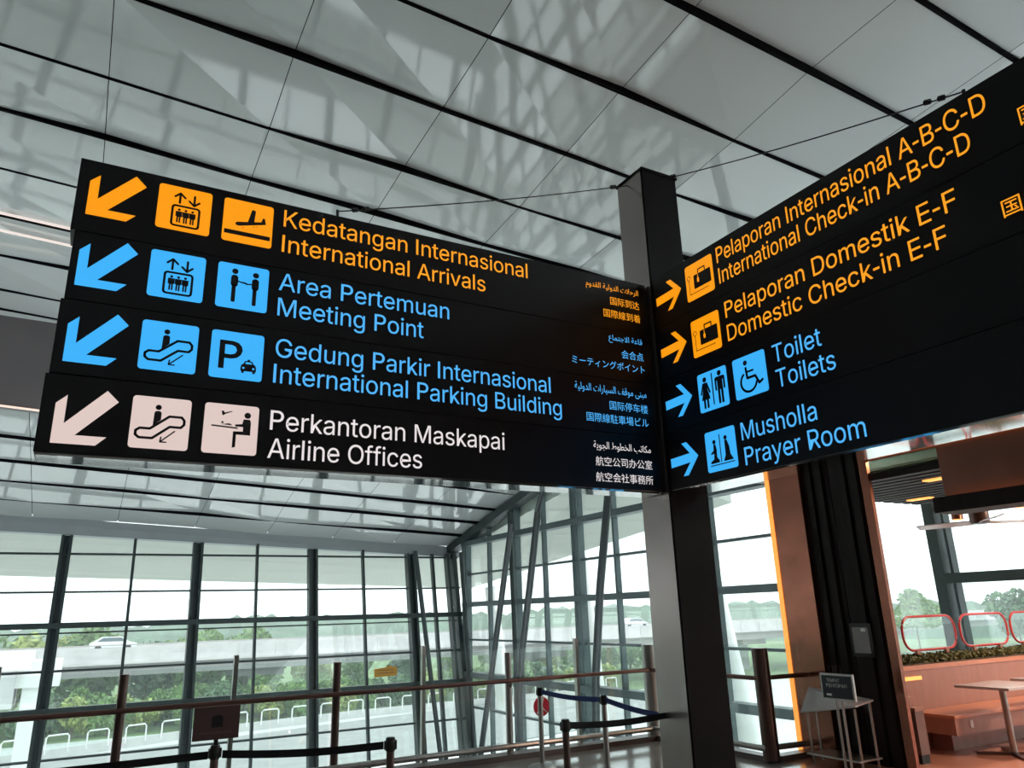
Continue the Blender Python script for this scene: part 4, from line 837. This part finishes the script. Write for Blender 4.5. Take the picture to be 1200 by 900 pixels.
for row, (yy, ks) in enumerate(((85.6, (1, 0, 1, 0, 2)), (89.9, (0, 2, 0, 1, 0)), (114, (0, 1, 0, 2, 0)))):
    x = -16.0 + row*2.5
    while x < (62 if row < 2 else 110):
        k = ks[n % 5]; n += 1
        if row == 0 and r.random() < .12: x += 3; continue
        loc = (x, yy + r.uniform(-.9, .9), GZ); sc = r.uniform(.72, .95) * (1.0 if row < 2 else 2.45 if x < 26 else 1.5); lab = KIN[k][0] + (' by the roadside wall' if row == 0 else ', second row' if row == 1 else ', beyond the road')
        if used[k]: copy_tree(protos[k], loc, lab, r.uniform(0, 6), (sc, sc, sc))
        else: used[k] = True; protos[k].location = loc; protos[k].scale = (sc,)*3; protos[k]['label'] = lab
        x += r.uniform(2.9, 4.2) * (1 if row < 2 else 2.0)
tree_parts('tree', (90, 60.5, GZ), 'tall tiered spreading tree beyond the left red oval screen', 'tree', 'tall trees right of the portal', 4.2, 11.6, 7.5, 0, 2600, 31, .3, True)
tree_parts('tree', (90, 48.6, GZ), 'round dark tree beyond the right-hand cafe windows', 'tree', 'tall trees right of the portal', 3.2, 10.9, 6.0, 2, 2400, 32, .3)
tree_parts('tree', (-1, 118, GZ), 'small tree rising above the elevated road beside the lamp pole', 'tree', None, 3.2, 8.8, 4.0, 1, 1500, 33, .3)
tree_parts('tree', (105, 84, GZ), 'round tree behind the road between post and copper portal', 'tree', None, 5.5, 11.5, 4.0, 0, 2600, 34, .35)
lp = thing('lamp_pole', (-2.0, 97, -1.0), 'tall thin white lamp pole on the elevated road at far left', 'pole')
MB().tube([(-2.0, 97, -1.0), (-2.0, 97, 12)], .1, 8, [.22, .08]).build('shaft', m_white, lp); MB().box((-2.5, 96.7, -1.0), (-1.5, 97.3, .1)).build('base', m_conc, lp)
pr = thing('white_pier', (-1.4, 45, GZ), 'white painted road pier with stepped cap at far left', 'pier')
MB().box((-1.9, 44.2, GZ), (-0.75, 46.5, -1.0)).build('column', m_white, pr)
MB().box((-2.2, 44, -1.05), (-.40, 46.7, .12)).build('cap', m_white, pr)
MB().box((-9, 43.6, -.25), (-1.65, 47, .55)).build('beam', m_white, pr); MB().box((-9, 43.7, -1.9), (-2.2, 46.8, -.25)).build('girder', m_conc, pr)
for p0, p1, l in (((13.05, 25.2, 2.6), (14.3, 25.0, GZ), 'white leaning outer column beyond the glass corner'), ((13.0, 19.2, 3.2), (13.9, 19.2, GZ), 'white leaning outer column behind the curved strut'), ((12.9, 13.9, 3.9), (14.6, 13.6, GZ), 'white leaning outer column between post and copper portal')):
    t = thing('outer_column', p1, l, 'column')
    MB().tube([p0, Vector(p0).lerp(Vector(p1), .5), p1], .3, 16, [.2, .33, .36]).build('shaft', m_white, t, smooth=True); MB().lathe(p1, [(.6, 0), (.6, .1), (.4, .2)], 16).build('base', m_conc, t)

# haze in the open air outside
def haze(name, a, b, dens):
    m = bpy.data.materials.new(name); m.use_nodes = True; nt = m.node_tree
    for nn in list(nt.nodes): nt.nodes.remove(nn)
    out = nt.nodes.new('ShaderNodeOutputMaterial'); vs = nt.nodes.new('ShaderNodeVolumeScatter')
    vs.inputs['Color'].default_value = (.95, .98, 1, 1); vs.inputs['Density'].default_value = dens; vs.inputs['Anisotropy'].default_value = 0.0
    nt.links.new(vs.outputs[0], out.inputs['Volume'])
    tag(MB().box(a, b).build(name, m), kind='structure')
haze('haze_far', (-300, 30, GZ + .2), (420, 420, 40), .0015)
haze('haze_right', (18, -150, GZ + .2), (420, 29.9, 40), .0015)
